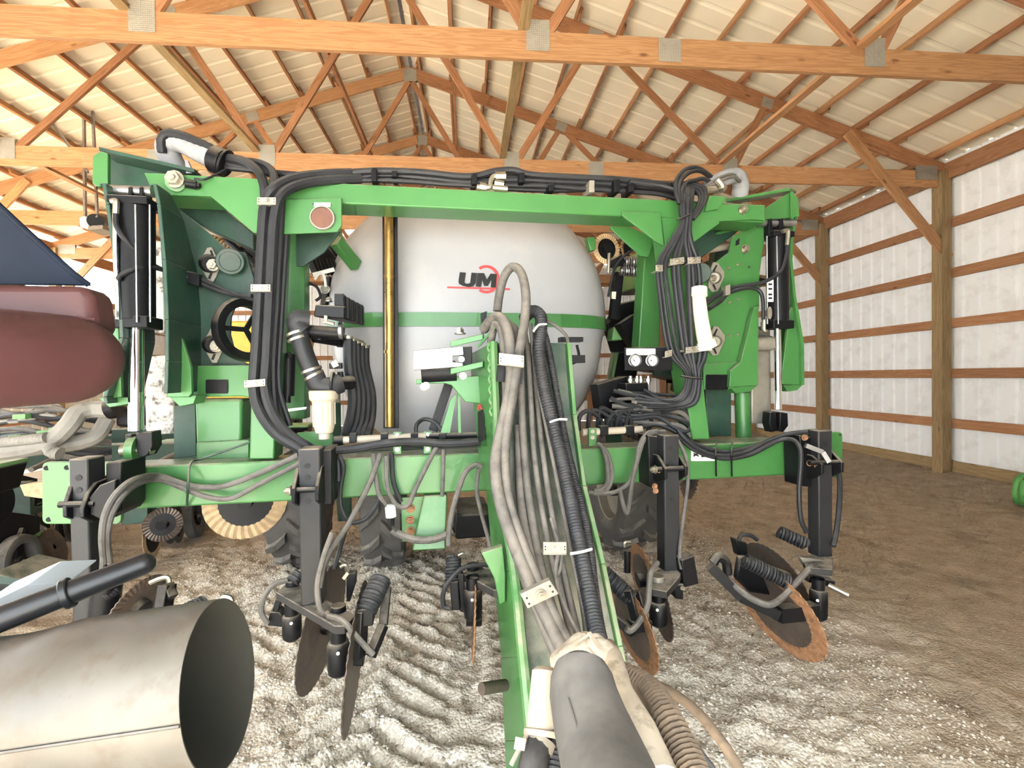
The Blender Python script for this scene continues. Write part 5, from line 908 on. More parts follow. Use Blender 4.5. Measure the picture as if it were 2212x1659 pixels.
part(c, 'side_block', MB().plate([(1472, 1210), (1500, 1200), (1510, 1262), (1478, 1270)], 1.95, .06), 'black', .005); part(c, 'side_block', MB().plate([(1455, 1264), (1478, 1262), (1476, 1296), (1460, 1294)], 1.95, .05), 'black', .005); bolts(c, [(1474, 1270)], 1.95, 4)
hose(c, [(1420, 1216, 1.92), (1406, 1236, 1.86), (1402, 1270, 1.82), (1398, 1310, 1.79), (1380, 1344, 1.77), (1362, 1362, 1.76), (1352, 1358, 1.76)], 7, 'hose_grey'); part(c, 'nozzle', MB().cyl(P(1355, 1190, 2.05), P(1355, 1236, 2.05), .014, n=10), 'black'); part(c, 'fitting', MB().tube([P(1350, 1182, 2.05), P(1350, 1172, 2.05), P(1362, 1171, 2.05)], .007, 6), 'zinc')
# rightmost unit
c = mthing('coulter_unit', (P(1740, 1400, 2.0).x, 2.0, .3), 'rightmost black coulter shank with a large tilted rusty-rimmed blade', 'coulter', 'coulter units on the toolbar')
s_, zb, plan = shank(c, (1768, 930), (1798, 927), (1743, 926), (1770, 1206), 2.0, .075, ((1783, 960), (1784, 986)))
clampunit(c, ([(1760, 1000)], [(985, .02), (1000, -.04), (1020, -.04), (1036, .02), (1036, .16), (985, .16)]), ([(1802, 1000)], [(975, .02), (996, -.04), (1016, -.04), (1032, .02), (1032, .16), (975, .16)]), ((1748, 1000), (1812, 998)), 2.0)
part(c, 'clamp_block', MB().plate([(1728, 940), (1768, 946), (1766, 1054), (1730, 1050)], 2.05, .11), 'black', .005); part(c, 'clamp_arm', MB().bar(P(1740, 962, 2.0), P(1776, 976, 1.98), .02, .02).bar(P(1776, 976, 1.98), P(1790, 998, 1.97), .02, .02), 'steel'); bolts(c, [(1737, 945), (1748, 1000), (1764, 1004)], 2.0, 6, m='rusty')
cp = plateQ(c, [(1730, 1202), (1762, 1196), (1800, 1206), (1798, 1230), (1742, 1226)], zb+.006, .03); part(c, 'cross_plate', MB().plate([(1728, 1204), (1800, 1212), (1798, 1252), (1760, 1246), (1744, 1228)], 1.96, .03), 'plate', .003)
part(c, 'arm_plate', MB().bar(P(1740, 1246, 1.96), P(1796, 1258, 1.94), .05, .03), 'black', .003); barrel(c, 1768, 1264, 1338, 1.9, .036)
blade(c, 1678, 1318, 1.97, .235, -9, 22); blade(c, 1672, 1250, 2.16, .19, -8, 22, 'blade', 'blade'); part(c, 'blade_cover', MB().plate([(1590, 1250), (1598, 1202), (1612, 1202), (1712, 1240), (1716, 1256), (1690, 1292), (1620, 1280)], 1.97, .03), 'black', .01)
spring(c, (1608, 1210, 1.92), (1702, 1258, 1.86), .026, 14, .006); part(c, 'spring_arm', MB().bar(P(1534, 1222, 1.9), P(1600, 1288, 1.86), .045, .04).bar(P(1600, 1288, 1.86), P(1680, 1326, 1.82), .045, .04).bar(P(1680, 1326, 1.82), P(1760, 1318, 1.84), .05, .06).tube([P(1540, 1216, 1.9), P(1552, 1202, 1.9), P(1568, 1214, 1.9), P(1572, 1240, 1.9)], .02, 8), 'black', .004)
hose(c, [(1752, 1224, 1.92), (1720, 1258, 1.86), (1690, 1290, 1.82), (1662, 1306, 1.8), (1630, 1296, 1.82), (1600, 1276, 1.84), (1572, 1252, 1.88)], 8, 'hose_grey'); spring(c, (1682, 1148, 2.05), (1742, 1176, 2.0), .024, 8)
part(c, 'pivot_pin', MB().cyl(P(1790, 1264, 1.9), P(1834, 1286, 1.84), .012, n=10), 'zinc'); part(c, 'nozzle_mount', MB().plate([(1590, 1166), (1614, 1172), (1616, 1200), (1598, 1202)], 2.05, .05), 'black', .004); hose(c, [(1596, 1166, 2.05), (1602, 1156, 2.05), (1620, 1156, 2.05), (1636, 1166, 2.05)], 5, 'hose')
hose(c, [(1806, 1000, 2.02), (1814, 1040, 2.02), (1812, 1100, 2.02), (1806, 1150, 2.0), (1800, 1180, 1.98)], 6, 'hose')

# ------------------------------------------------------------------ carrying wheels
def tyre(label, px, py, R, w, flip=1, extra=None):
    q = Q(px, py, 0.0); t = mthing('wheel', (q.x, q.y, 0), label, 'wheel', 'carrying wheels under the frame'); c = Vector((q.x, q.y, R-.01))
    pr = [(R*.52, -w*.42), (R*.62, -w*.5), (R*.82, -w*.52), (R*.89, -w*.46), (R*.915, -w*.3), (R*.92, 0), (R*.915, w*.3), (R*.89, w*.46), (R*.82, w*.52), (R*.62, w*.5), (R*.52, w*.42)]
    ty = part(t, 'tyre', MB().lathe(pr, c, (1, 0, 0), 48), 'tyre')
    b = MB(); N_ = 13
    for k in range(N_):
        for s in (-1, 1):
            q0 = 2*math.pi*(k+(.5 if s > 0 else 0))/N_
            pts = []
            for f, dq in ((0.02, 0), (.25, -.16), (.5, -.3)):
                pts.append((s*w*f*1.02, q0+dq))
            for (x0, a0), (x1, a1) in zip(pts[:-1], pts[1:]):
                hw = .062; vs = []
                for x, a in ((x0, a0), (x1, a1)):
                    for r in (R*.89-(.035 if abs(x) > w*.45 else 0), R+.004-(.03 if abs(x) > w*.45 else 0)):
                        for da in (-hw, hw): vs.append(c+Vector((x, math.sin(a+da)*r, math.cos(a+da)*r)))
                b.hexa([vs[0], vs[1], vs[5], vs[4], vs[2], vs[3], vs[7], vs[6]])
    part(t, 'tread_lug', b, 'tyre', .004, sub=ty)
    part(t, 'rim', MB().lathe([(R*.53, -w*.42), (R*.5, -w*.4), (R*.46, -w*.2), (R*.2, -w*.12), (.05, -w*.12), (.05, w*.2), (R*.46, w*.2), (R*.53, w*.42)], c, (1, 0, 0), 32), 'plate'); part(t, 'hub', MB().cyl(c-Vector((w*.3, 0, 0)), c+Vector((w*.3, 0, 0)), .07, n=18), 'black'); return t
tyre('lugged dusty tyre behind the second coulter shank', 655, 1208, .52, .34); tyre('lugged dusty tyre beside the green drop bracket', 835, 1212, .52, .30); tyre('lugged tyre in shade right of the tongue', 1345, 1176, .52, .34)
# axle carrier
ax_ = mthing('wheel_carrier', (P(1000, 1100, 3.6).x, 3.6, .4), 'dark wheel carrier frame between the tyres under the machine', 'frame')
part(ax_, 'axle_beam', MB().bar(P(560, 1020, 3.95), P(1420, 985, 3.95), .16, .16), 'green_shaded', .01); part(ax_, 'walking_arm', MB().bar(P(740, 1020, 3.4), P(745, 1110, 3.9), .1, .12), 'green_shaded', .008); part(ax_, 'walking_arm', MB().bar(P(1030, 1120, 2.8), P(1040, 1100, 4.2), .16, .12), 'green_shaded', .008); part(ax_, 'cross_tube', MB().cyl(P(970, 1135, 3.2), P(1090, 1120, 3.2), .05, n=16), 'black'); part(ax_, 'frame_leg', MB().bar(P(720, 1000, 3.9), P(716, 860, 3.6), .12, .12), 'green_shaded', .008); part(ax_, 'frame_leg', MB().bar(P(1330, 990, 3.9), P(1320, 860, 3.6), .12, .12), 'green_shaded', .008)
part(ax_, 'tank_cradle', MB().box((tu-.6, 2.75, 1.0), (tu+.6, 2.87, 1.12)).box((tu-.6, 4.3, 1.0), (tu+.6, 4.42, 1.12)).box((tu-.45, 2.337, 1.0), (tu-.33, 4.5, 1.1)).box((tu+.33, 2.337, 1.0), (tu+.45, 4.5, 1.1)), 'green_shaded', .008)
# ------------------------------------------------------------------ foreground things at the left: another machine's spout, bar and maroon shell
M['spout'] = pmat('dull_galvanised_sheet', (.105, .095, .08), .45, .35, .2, 5, rust=(.085, .062, .042), rustamt=.5, bump=.15, bscale=5)
M['inside'] = pmat('dark_inside', (.03, .028, .02), .9, 0, .2, 8)  # inner wall of the spout, near black all over
M['maroon'] = pmat('maroon_paint', (.075, .026, .026), .55, 0, .12, 3, rust=(.068, .025, .025), rustamt=.3)
M['navy'] = pmat('dark_navy_panel', (.008, .012, .022), .6, 0, .25, 3, spec=.12)
M['pale'] = pmat('pale_blue_sheet', (.62, .68, .76), .4, 0, .08, 5)
M['cream'] = pmat('cream_plastic', (.40, .35, .28), .5, 0, .12, 10, dust=(.40, .31, .22), dustamt=.8)
M['boot'] = pmat('dusty_grey_rubber_boot', (.075, .07, .064), .62, 0, .3, 7, dust=(.20, .185, .165), dustamt=.5, rust=(.12, .112, .10), rustamt=.4, bump=.3, bscale=10)
M['bag'] = pmat('soiled_canvas', (.46, .40, .31), .85, 0, .25, 9, bump=.8, bscale=16, rust=(.2, .16, .11), rustamt=.6)
M['hosebrown'] = pmat('muddy_hose', (.16, .115, .075), .8, 0, .3, 12, rust=(.08, .06, .045), rustamt=.5)
WOFF = {}
def wthing(name, base, label, cat, group=None):
    e = empty(name, base); OFF[e.name] = Vector(base); tag(e, label, cat, group); return e
def cyl_open(b, axis_pts, rs, n=48, th=.004):
    b.rings(axis_pts, rs, n, cap=False); return b
# spout
sp_ = wthing('auger_spout', B(250, 1650, .95), 'grey sheet-metal discharge spout with a dark open end, close in front at left', 'spout')
e0, e1 = B(480, 1470, 1.0), B(-200, 1570, 1.06); R0 = .15
axd = (e1-e0).normalized(); tilt = Vector((.93, -.34, .0)).normalized()
n = 64; _, a_, b_ = frame(axd); outer = []; m_ = 22
for i in range(m_+1):
    t = i/m_; c = e0.lerp(e1, t)
    for k in range(n):
        q = 2*math.pi*k/n; d = a_*math.cos(q)+b_*math.sin(q); r = R0*(1+.02*t)
        if d.z > .2 and .45 < t < .95: r *= 1-.10*math.sin((t-.45)/.5*math.pi)*((d.z-.2)/.8)      # dent in the top
        outer.append(c+d*r)
for k in range(n):                     # slanted cut at the mouth
    d = outer[k]-e0; outer[k] = outer[k]+axd*(d.y*.15+d.z*.02)
b = MB(); b.add(outer, [(i*n+k, i*n+(k+1) % n, (i+1)*n+(k+1) % n, (i+1)*n+k) for i in range(m_) for k in range(n)])
shell = part(sp_, 'spout_shell', b, 'spout')
cen = [e0.lerp(e1, i/m_) for i in range(m_+1)]
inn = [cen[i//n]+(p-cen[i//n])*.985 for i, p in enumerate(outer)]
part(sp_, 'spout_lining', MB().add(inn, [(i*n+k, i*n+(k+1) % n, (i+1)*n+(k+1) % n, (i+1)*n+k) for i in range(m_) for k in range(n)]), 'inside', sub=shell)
part(sp_, 'rim_edge', MB().add(outer[:n]+inn[:n], [(k, (k+1) % n, n+(k+1) % n, n+k) for k in range(n)]), 'spout', sub=shell)
k0 = min(range(n), key=lambda k: abs((outer[k]-e0).normalized().dot(Vector((0, -1, .12)).normalized())-1))
part(sp_, 'lap_seam', MB().tube([outer[i*n+k0]+(outer[i*n+k0]-cen[i])*.01 for i in range(m_+1)], .003, 6, 1), 'spout', sub=shell)
# black bar with rounded end
bb = wthing('black_bar', B(60, 1330, 1.12), 'thick black round bar with a rounded end, above the metal spout', 'bar')
p0, p1 = B(312, 1218, 1.2), B(-90, 1372, 1.08); part(bb, 'bar', MB().rings([p0+(p0-p1).normalized()*q for q in (.022, .018, .01, 0)]+[p1], [.004, .014, .021, .024, .028], 18), 'bar'); part(bb, 'bar_collar', MB().cyl(p0.lerp(p1, .42), p0.lerp(p1, .47), .033, n=20), 'bar', .003)
pp_ = wthing('tilted_panel', B(70, 1300, 1.28), 'pale blue sheet on a dark tilted panel at the left edge', 'panel')
part(pp_, 'panel_body', MB().prism([B(-60, 1330, 1.2), B(150, 1258, 1.35), B(150, 1276, 1.35), B(-60, 1372, 1.2)], (0, .06, 0)), 'navy', .004); part(pp_, 'panel_sheet', MB().prism([B(-60, 1318, 1.2), B(58, 1264, 1.25), B(146, 1256, 1.35), B(146, 1260, 1.35), B(-60, 1330, 1.2)], (0, .1, .02)), 'pale', .002)
# maroon shell with a dark sheet above
ms = wthing('maroon_tank', B(90, 868, 1.3), 'maroon round-ended metal shell filling the left edge', 'machine part')
c0, c1 = B(150, 776, 1.42), B(-260, 776, 1.1); ad = (c0-c1).normalized(); rr = .116
pr = [(c0+ad*q, r) for q, r in ((.112, .01), (.108, .04), (.095, .07), (.07, .092), (.035, .108), (0, rr))]+[(c1, rr*1.02)]
part(ms, 'shell', MB().rings([p for p, r in pr], [r for p, r in pr], 40), 'maroon')
part(ms, 'shoulder', MB().prism([B(-220, 610, 1.25), B(186, 616, 1.44), B(198, 640, 1.44), B(206, 690, 1.44), B(206, 720, 1.44), B(-220, 720, 1.25)], (-.02, .12, 0)), 'maroon', .02); part(ms, 'seam', MB().tube([B(-200, 662, 1.24), B(0, 670, 1.33), B(204, 690, 1.43)], .004, 6), 'maroon')
ns = wthing('sloping_sheet', B(0, 612, 1.5), 'dark navy sheet sloping down to the maroon shell', 'machine part')
part(ns, 'sheet', MB().prism([B(-150, 300, 1.42), B(0, 446, 1.45), B(150, 583, 1.5), B(192, 616, 1.52), B(-150, 612, 1.42)], (0, .015, 0)), 'navy', .003)
part(ns, 'sheet_lip', MB().tube([B(-150, 300, 1.42), B(0, 446, 1.45), B(150, 583, 1.5), B(192, 616, 1.52)], .008, 8, 3), 'navy')
# ------------------------------------------------------------------ hose ends lying over the tongue, nearest the camera
bt = mthing('rubber_boot', tuple(P(1300, 1650, .8)), 'large dusty grey rubber boot over a hose end, bottom centre', 'hose boot')
part(bt, 'boot', MB().rings([P(1254, 1424, .80), P(1254, 1428, .80), P(1254, 1438, .79), P(1256, 1460, .78), P(1260, 1500, .76), P(1276, 1560, .72), P(1296, 1620, .68), P(1322, 1700, .62), P(1350, 1800, .55)], [.008, .028, .042, .051, .055, .058, .061, .064, .066], 28), 'boot')
part(bt, 'boot_seam', MB().tube([P(1226, 1508, .715), P(1245, 1570, .67), P(1272, 1660, .62)], .0022, 6), 'boot')
cn = mthing('connector_cap', tuple(P(1175, 1640, .86)), 'cream plastic coupler cap on a dark hose beside the rubber boot', 'coupler')
q0, q1 = P(1180, 1440, .86), P(1170, 1592, .80); part(cn, 'cap', MB().rings([q0, q0.lerp(q1, .02), q0.lerp(q1, .08), q0.lerp(q1, .9), q0.lerp(q1, .92), q1], [.008, .018, .025, .027, .031, .031], 24), 'cream'); part(cn, 'cap_ring', MB().cyl(P(1168, 1596, .80), P(1160, 1620, .79), .026, n=20), 'plate'); part(cn, 'hose', MB().tube([P(1160, 1615, .79), P(1150, 1660, .76), P(1140, 1740, .72)], .024, 12), 'hose')
part(cn, 'ribbed_hose', MB().corr([P(1196, 1600, .82), P(1194, 1660, .78), P(1190, 1760, .72)], .02, .008, n=12), 'hose'); part(cn, 'cable_tie', MB().bar(P(1146, 1572, .80), P(1104, 1652, .76), .006, .004).bar(P(1128, 1596, .79), P(1124, 1622, .78), .018, .02), 'cream')
bg = mthing('canvas_cover', tuple(P(1260, 1450, 1.0)), 'soiled cream canvas wrapped round the hose ends behind the rubber boot', 'cover')
b = MB(); cc = P(1262, 1432, 1.0); vs = []; nn = 28; mm_ = 16
for i in range(mm_+1):
    th = math.pi*i/mm_
    for k in range(nn):
        ph = 2*math.pi*k/nn; w = 1+.07*math.sin(3*ph+4*th)+.05*math.sin(7*ph-3*th); vs.append(cc+Vector((.068*math.sin(th)*math.cos(ph)*w+.012*math.cos(th), .06*math.sin(th)*math.sin(ph)*w, .055*math.cos(th)*w)))
b.add(vs, [(i*nn+k, i*nn+(k+1) % nn, (i+1)*nn+(k+1) % nn, (i+1)*nn+k) for i in range(mm_) for k in range(nn)]); part(bg, 'cover', b, 'bag', smooth=80)
part(bg, 'cover_flap', MB().rings([P(1316, 1390, 1.02), P(1322, 1420, .98), P(1340, 1500, .86), P(1376, 1580, .78), P(1420, 1690, .7)], [.012, .022, .026, .034, .036], 14), 'bag', smooth=80); part(bg, 'cable_tie', MB().bar(P(1272, 1366, 1.0), P(1314, 1432, .95), .008, .005).bar(P(1270, 1400, .96), P(1312, 1446, .92), .006, .004), 'cream')
hh_ = mthing('hose_bundle', tuple(P(1450, 1640, .75)), 'muddy brown ribbed hose and thin lines curving off at the bottom of the view', 'hose')
hose(hh_, [(1308, 1448, .98), (1350, 1462, .94), (1400, 1490, .88), (1440, 1550, .80), (1480, 1630, .74), (1520, 1720, .68)], 33, 'hosebrown', 'ribbed_hose', corr=.009)
hose(hh_, [(1380, 1470, .95), (1440, 1490, .9), (1500, 1532, .85), (1550, 1590, .8), (1590, 1650, .76), (1620, 1720, .72)], 12, 'hosebrown', n=12); hose(hh_, [(1400, 1500, .95), (1450, 1550, .9), (1510, 1620, .84), (1570, 1700, .8)], 6, 'hose'); hose(hh_, [(1360, 1530, .84), (1390, 1580, .8), (1420, 1640, .76), (1440, 1700, .72)], 5, 'hosebrown')
# ------------------------------------------------------------------ green jug by the right wall
jg0 = Vector((6.15, 4.9, 0)); dj = B(2190, 1075, 4.9)
jg = wthing('plastic_jug', (dj.x+.25, 4.9, 0), 'green plastic jug handle at the right edge by the white wall', 'jug'); M['jug'] = pmat('green_plastic', (.13, .42, .10), .4, 0, .1, 4)
part(jg, 'jug_body', MB().lathe([(0, 0), (.15, 0), (.17, .03), (.17, .26), (.12, .34), (.05, .37), (.05, .40), (0, .40)], (dj.x+.25, 4.9, 0), (0, 0, 1), 28), 'jug'); part(jg, 'jug_handle', MB().tube([(dj.x+.1, 4.86, .33), (dj.x-.01, 4.84, .32), (dj.x-.06, 4.83, .22), (dj.x-.04, 4.84, .08), (dj.x+.09, 4.87, .03)], .028, 12), 'jug')
# ------------------------------------------------------------------ door opener hanging at the far left
do_ = wthing('door_opener', B(200, 480, 8.2), 'grey electric door opener hung from perforated angle irons, upper left', 'door opener')
YO = 8.2
part(do_, 'housing', MB().prism([B(171, 470, YO), B(186, 464, YO), B(192, 488, YO), B(173, 490, YO)], (0, .3, 0)), 'white', .01); part(do_, 'motor', MB().cyl(B(206, 478, YO), B(222, 476, YO+.4), .11, n=20), 'black'); part(do_, 'shelf', MB().prism([B(190, 488, YO), B(222, 486, YO), B(222, 494, YO), B(190, 497, YO)], (0, .3, 0)), 'plate')
for x0, y0, x1, y1, w in ((181, 236, 184, 468, .04), (200, 234, 210, 470, .035), (106, 256, 190, 372, .035)): part(do_, 'hanger_angle', MB().bar(B(x0, y0, YO), B(x1, y1, YO), w, .03), 'steel')
part(do_, 'cross_angle', MB().bar(B(100, 254, YO), B(282, 210, YO), .035, .03), 'steel')
# ------------------------------------------------------------------ row units: one prototype, copied
M['tan'] = pmat('tan_fluted_rim', (.46, .33, .19), .7, .1, .25, 20)
M['lime'] = pmat('pale_green_paint', (.16, .36, .13), .45, 0, .1, 5, dust=DUST, dustamt=.5)
M['vac'] = pmat('dusty_vacuum_hose', (.24, .225, .20), .8, 0, .2, 8)
def ringwheel(root, c, ax, R, w, m='tyre', spokes=3, name='gauge_wheel'):
    c = Vector(c); axn, a, b_ = frame(ax)
    t = part(root, name, MB().lathe([(R*.66, -w*.4), (R*.8, -w*.5), (R*.97, -w*.42), (R, -w*.2), (R, w*.2), (R*.97, w*.42), (R*.8, w*.5), (R*.66, w*.4), (R*.66, -w*.4)], c, ax, 36), m)
    b = MB()
    for k in range(spokes): q = 2*math.pi*k/spokes+.4; d = a*math.cos(q)+b_*math.sin(q); b.bar(c+d*R*.12, c+d*R*.7, R*.3, w*.25, up=axn)
    part(root, 'wheel_spider', b.cyl(c-axn*w*.3, c+axn*w*.3, R*.22, n=16), 'black', sub=t); part(root, 'axle_nut', MB().bolt(c+axn*w*.3, axn, .014, .012).bolt(c-axn*w*.3, -axn, .014, .012), 'zinc', sub=t); return t
def row_unit_proto():
    r = empty('row_unit'); OFF[r.name] = Vector((0, 0, 0))
    part(r, 'side_frame', MB().prism([(-.06, -.35, .42), (-.06, .1, .30), (-.06, .42, .34), (-.06, .42, .46), (-.06, .05, .60), (-.06, -.35, .62)], (.012, 0, 0)), 'black', .003); part(r, 'side_frame', MB().prism([(.05, -.35, .42), (.05, .1, .30), (.05, .42, .34), (.05, .42, .46), (.05, .05, .60), (.05, -.35, .62)], (.012, 0, 0)), 'black', .003)
    for z in (.46, .60): part(r, 'parallel_arm', MB().bar((-.045, -.75, z), (-.045, -.3, z-.03), .02, .05).bar((.045, -.75, z), (.045, -.3, z-.03), .02, .05).bar((-.05, -.6, z), (.05, -.6, z), .05, .03), 'green_shaded', .003)
    part(r, 'head_bracket', MB().box((-.09, -.80, .40), (.09, -.74, .72)), 'green_shaded', .005)
    part(r, 'meter_housing', MB().lathe([(0, -.05), (.14, -.05), (.15, -.03), (.15, .03), (.14, .05), (0, .05)], (.02, .02, .66), (1, 0, 0), 28), 'black', .003)
    h_ = part(r, 'mini_hopper', MB().hexa([(-.1, -.15, .74), (.1, -.15, .74), (.1, .16, .74), (-.1, .16, .74), (-.13, -.2, .92), (.13, -.2, .92), (.13, .2, .92), (-.13, .2, .92)]), 'black', .01); part(r, 'hopper_lid', MB().box((-.135, -.205, .92), (.135, .205, .95)), 'lime', .008, sub=h_)
    for s in (-1, 1):
        ringwheel(r, (s*.13, .08, .21), (1, 0, .08*s), .20, .09); part(r, 'wheel_arm', MB().bar((s*.085, .08, .21), (s*.07, .22, .42), .03, .04), 'black')
        i_, o_ = disc((s*.022, 0, .19), (1, .06*s, .05*s), .19); d = part(r, 'opener_disc', i_, 'blade'); part(r, 'disc_rim', o_, 'steel', sub=d)
        part(r, 'closing_wheel', MB().lathe([(.02, -.015), (.15, -.02), (.165, -.012), (.165, .012), (.15, .02), (.02, .015)], (s*.06, .56, .165), (1, .1*s, .35*s), 28), 'blade')
    part(r, 'closing_arm', MB().bar((0, .36, .40), (0, .62, .20), .06, .05), 'lime', .004); part(r, 'spring', MB().coil((0, .36, .44), (0, .60, .28), .025, .006, 9), 'steel')
    i_, o_ = disc((0, -.48, .22), (1, 0, 0), .2); d = part(r, 'coulter_blade', i_, 'black'); part(r, 'blade_rim', o_, 'tan', sub=d, smooth=20); part(r, 'coulter_arm', MB().bar((.03, -.48, .22), (.03, -.66, .44), .02, .05), 'black')
    part(r, 'down_force_spring', MB().coil((0, -.68, .50), (0, -.36, .58), .035, .008, 9), 'black'); part(r, 'hose', MB().tube([(.06, 0, .76), (.12, -.2, .86), (.08, -.45, .84), (.05, -.7, .80)], .022, 10), 'vac')
    return r
def copy_tree(o, parent=None):
    c_ = o.copy(); col.objects.link(c_); c_.parent = parent
    for ch in o.children: copy_tree(ch, c_)
    return c_
ru = row_unit_proto()
ROWS = [((-3.35, 3.75, 0), 8, 'dusty row unit with a black spoked gauge wheel at the left edge'), ((-3.75, 5.0, 0), 14, 'dusty row unit behind the leftmost coulter shank'), ((-2.72, 4.85, 0), 10, 'row unit with tilted closing discs under the toolbar left half'), ((-4.7, 5.4, 0), 6, 'row unit half hidden behind the maroon shell'), ((-4.25, 4.35, 0), 12, 'dark row unit between the maroon shell and the left end plate'), ((-2.1, 6.4, 0), 8, 'small far row unit left of the lugged tyres')]
for i, (loc, rz, lab) in enumerate(ROWS):
    o = ru if i == 0 else copy_tree(ru)
    o.location = loc; o.rotation_euler = (0, 0, math.radians(rz)); tag(o, lab, 'row unit', 'row units of the planter behind on the left')
# folded units beside the tank, held up on the wings
FOLD = [((-1.52, 3.75, 2.3), (math.radians(8), math.radians(78), math.radians(10)), 'folded row unit in shade left of the white tank'), ((2.45, 3.7, 2.15), (math.radians(10), math.radians(-82), math.radians(-6)), 'folded row unit right of the white tank'), ((2.45, 3.75, 1.45), (math.radians(-6), math.radians(-80), math.radians(-10)), 'folded row unit low behind the gauge panel')]
for loc, rot, lab in FOLD:
    o = copy_tree(ru); w = m2w(loc[0], loc[1], loc[2]); o.location = w; o.rotation_euler = (rot[0], rot[1], rot[2]+PHI); tag(o, lab, 'row unit', 'folded row units beside the tank')
# details seen past the tank on the right
fd = mthing('folded_coulter', tuple(P(1320, 600, 2.9)), 'black disc with tan fluted rim and coil springs right of the tank', 'coulter')
for x, y, R, v, yw in ((1310, 538, .088, 2.72, 78), (1352, 540, .085, 2.9, 40)):
    i_, o_ = disc(P(x, y, v), norm_from(x, y, v, yw, 0), R, .68, 64, .004); d = part(fd, 'coulter_blade', i_, 'black'); part(fd, 'blade_rim', o_, 'tan', sub=d, smooth=20); c_ = P(x, y, v); part(fd, 'blade_hub', MB().cyl(c_+Vector((0, -.03, 0)), c_+Vector((0, .03, 0)), .03, n=16), 'black', sub=d)
for y in (566, 586): part(fd, 'spring', MB().coil(P(1340, y-2, 2.75), P(1392, y+2, 2.75), .026, .006, 10), 'steel')
part(fd, 'arm', MB().bar(P(1318, 575, 2.72), P(1345, 560, 2.72), .04, .05), 'black'); part(fd, 'arm', MB().bar(P(1336, 590, 2.8), P(1325, 690, 2.8), .05, .05), 'black'); part(fd, 'arm', MB().bar(P(1350, 690, 2.8), P(1380, 740, 2.8), .1, .12), 'black'); part(fd, 'adjuster', MB().cyl(P(1316, 546, 2.7), P(1314, 590, 2.7), .010, n=10).cyl(P(1304, 582, 2.7), P(1322, 581, 2.7), .008, n=8), 'zinc')
part(fd, 'stop_block', MB().plate([(1268, 512), (1287, 512), (1288, 538), (1276, 542)], 2.6, .05), 'green', .003); part(fd, 'tag', MB().plate([(1322, 630), (1331, 630), (1330, 646), (1321, 645)], 2.77, .004), 'tape'); part(fd, 'lime_cover', MB().plate([(1326, 708), (1346, 698), (1353, 712), (1346, 734), (1322, 735)], 2.9, .1), 'lime', .006)
hose(fd, [(1366, 540, 2.7), (1345, 556, 2.7), (1328, 580, 2.7), (1322, 600, 2.7), (1314, 640, 2.7)], 3); hose(fd, [(1390, 560, 2.6), (1382, 590, 2.6), (1386, 615, 2.6)], 3); part(fd, 'dark_backing', MB().plate([(1340, 655), (1400, 640), (1400, 760), (1330, 760), (1312, 700)], 3.0, .1), 'black', .01)  # the last plate is plain black, added to darken the gap by the tank
# left of the tank
fl = mthing('folded_bracket', tuple(P(690, 600, 2.8)), 'dark folded linkage with white pin bar left of the tank', 'linkage')
part(fl, 'shield', MB().plate([(672, 540), (700, 520), (728, 560), (722, 580), (690, 582)], 2.85, .05), 'black', .006); part(fl, 'pin_bar', MB().bar(P(676, 594, 2.7), P(722, 582, 2.72), .012, .02), 'white'); part(fl, 'hook', MB().tube([P(680, 604, 2.7), P(690, 590, 2.7), P(700, 596, 2.7), P(704, 620, 2.7)], .007, 6), 'white'); part(fl, 'arm', MB().bar(P(712, 600, 2.8), P(704, 660, 2.78), .05, .04), 'black', .004); bolts(fl, [(703, 625)], 2.76, 7)
b = MB()
for k in range(7): b.bar(P(668+8*k, 560, 2.78), P(680+8*k, 592, 2.76), .008, .03)
part(fl, 'fin', b, 'black'); hose(fl, [(668, 612, 2.6), (684, 620, 2.6), (692, 640, 2.6), (682, 650, 2.6)], 3)
# black ring and springs seen through the left wing
gw = mthing('spoked_wheel', tuple(P(524, 775, 2.27)), 'thin black wheel ring behind the left hoses with yellow showing through', 'wheel')
ringc = P(531, 712, 2.27); part(gw, 'ring', MB().lathe([(.098, -.022), (.13, -.026), (.138, 0), (.13, .026), (.098, .022), (.098, -.022)], ringc, (.75, -.66, 0), 40), 'black'); b = MB(); axn, a_, b_ = frame((.75, -.66, 0))
for k in range(3): d = a_*math.cos(k*2.09)+b_*math.sin(k*2.09); b.bar(ringc, ringc+d*.1, .02, .01, up=axn)
part(gw, 'spider', b, 'black')
fs_ = mthing('spring_pack', tuple(P(490, 520, 2.7)), 'pale coil springs and black hoses behind the left wing arm', 'springs')
for x0, y0, x1, y1 in ((425, 505, 495, 540), (510, 495, 552, 520), (505, 480, 552, 500)): part(fs_, 'spring', MB().coil(P(x0, y0, 2.75), P(x1, y1, 2.75), .03, .007, 9), 'tan')
hose(fs_, [(470, 490, 2.6), (500, 512, 2.6), (530, 530, 2.6), (560, 555, 2.6)], 7); hose(fs_, [(490, 520, 2.6), (520, 545, 2.6), (552, 570, 2.6)], 6); part(fs_, 'clevis_block', MB().plate([(495, 598), (540, 588), (548, 600), (545, 640), (510, 640)], 2.5, .1), 'black', .006)
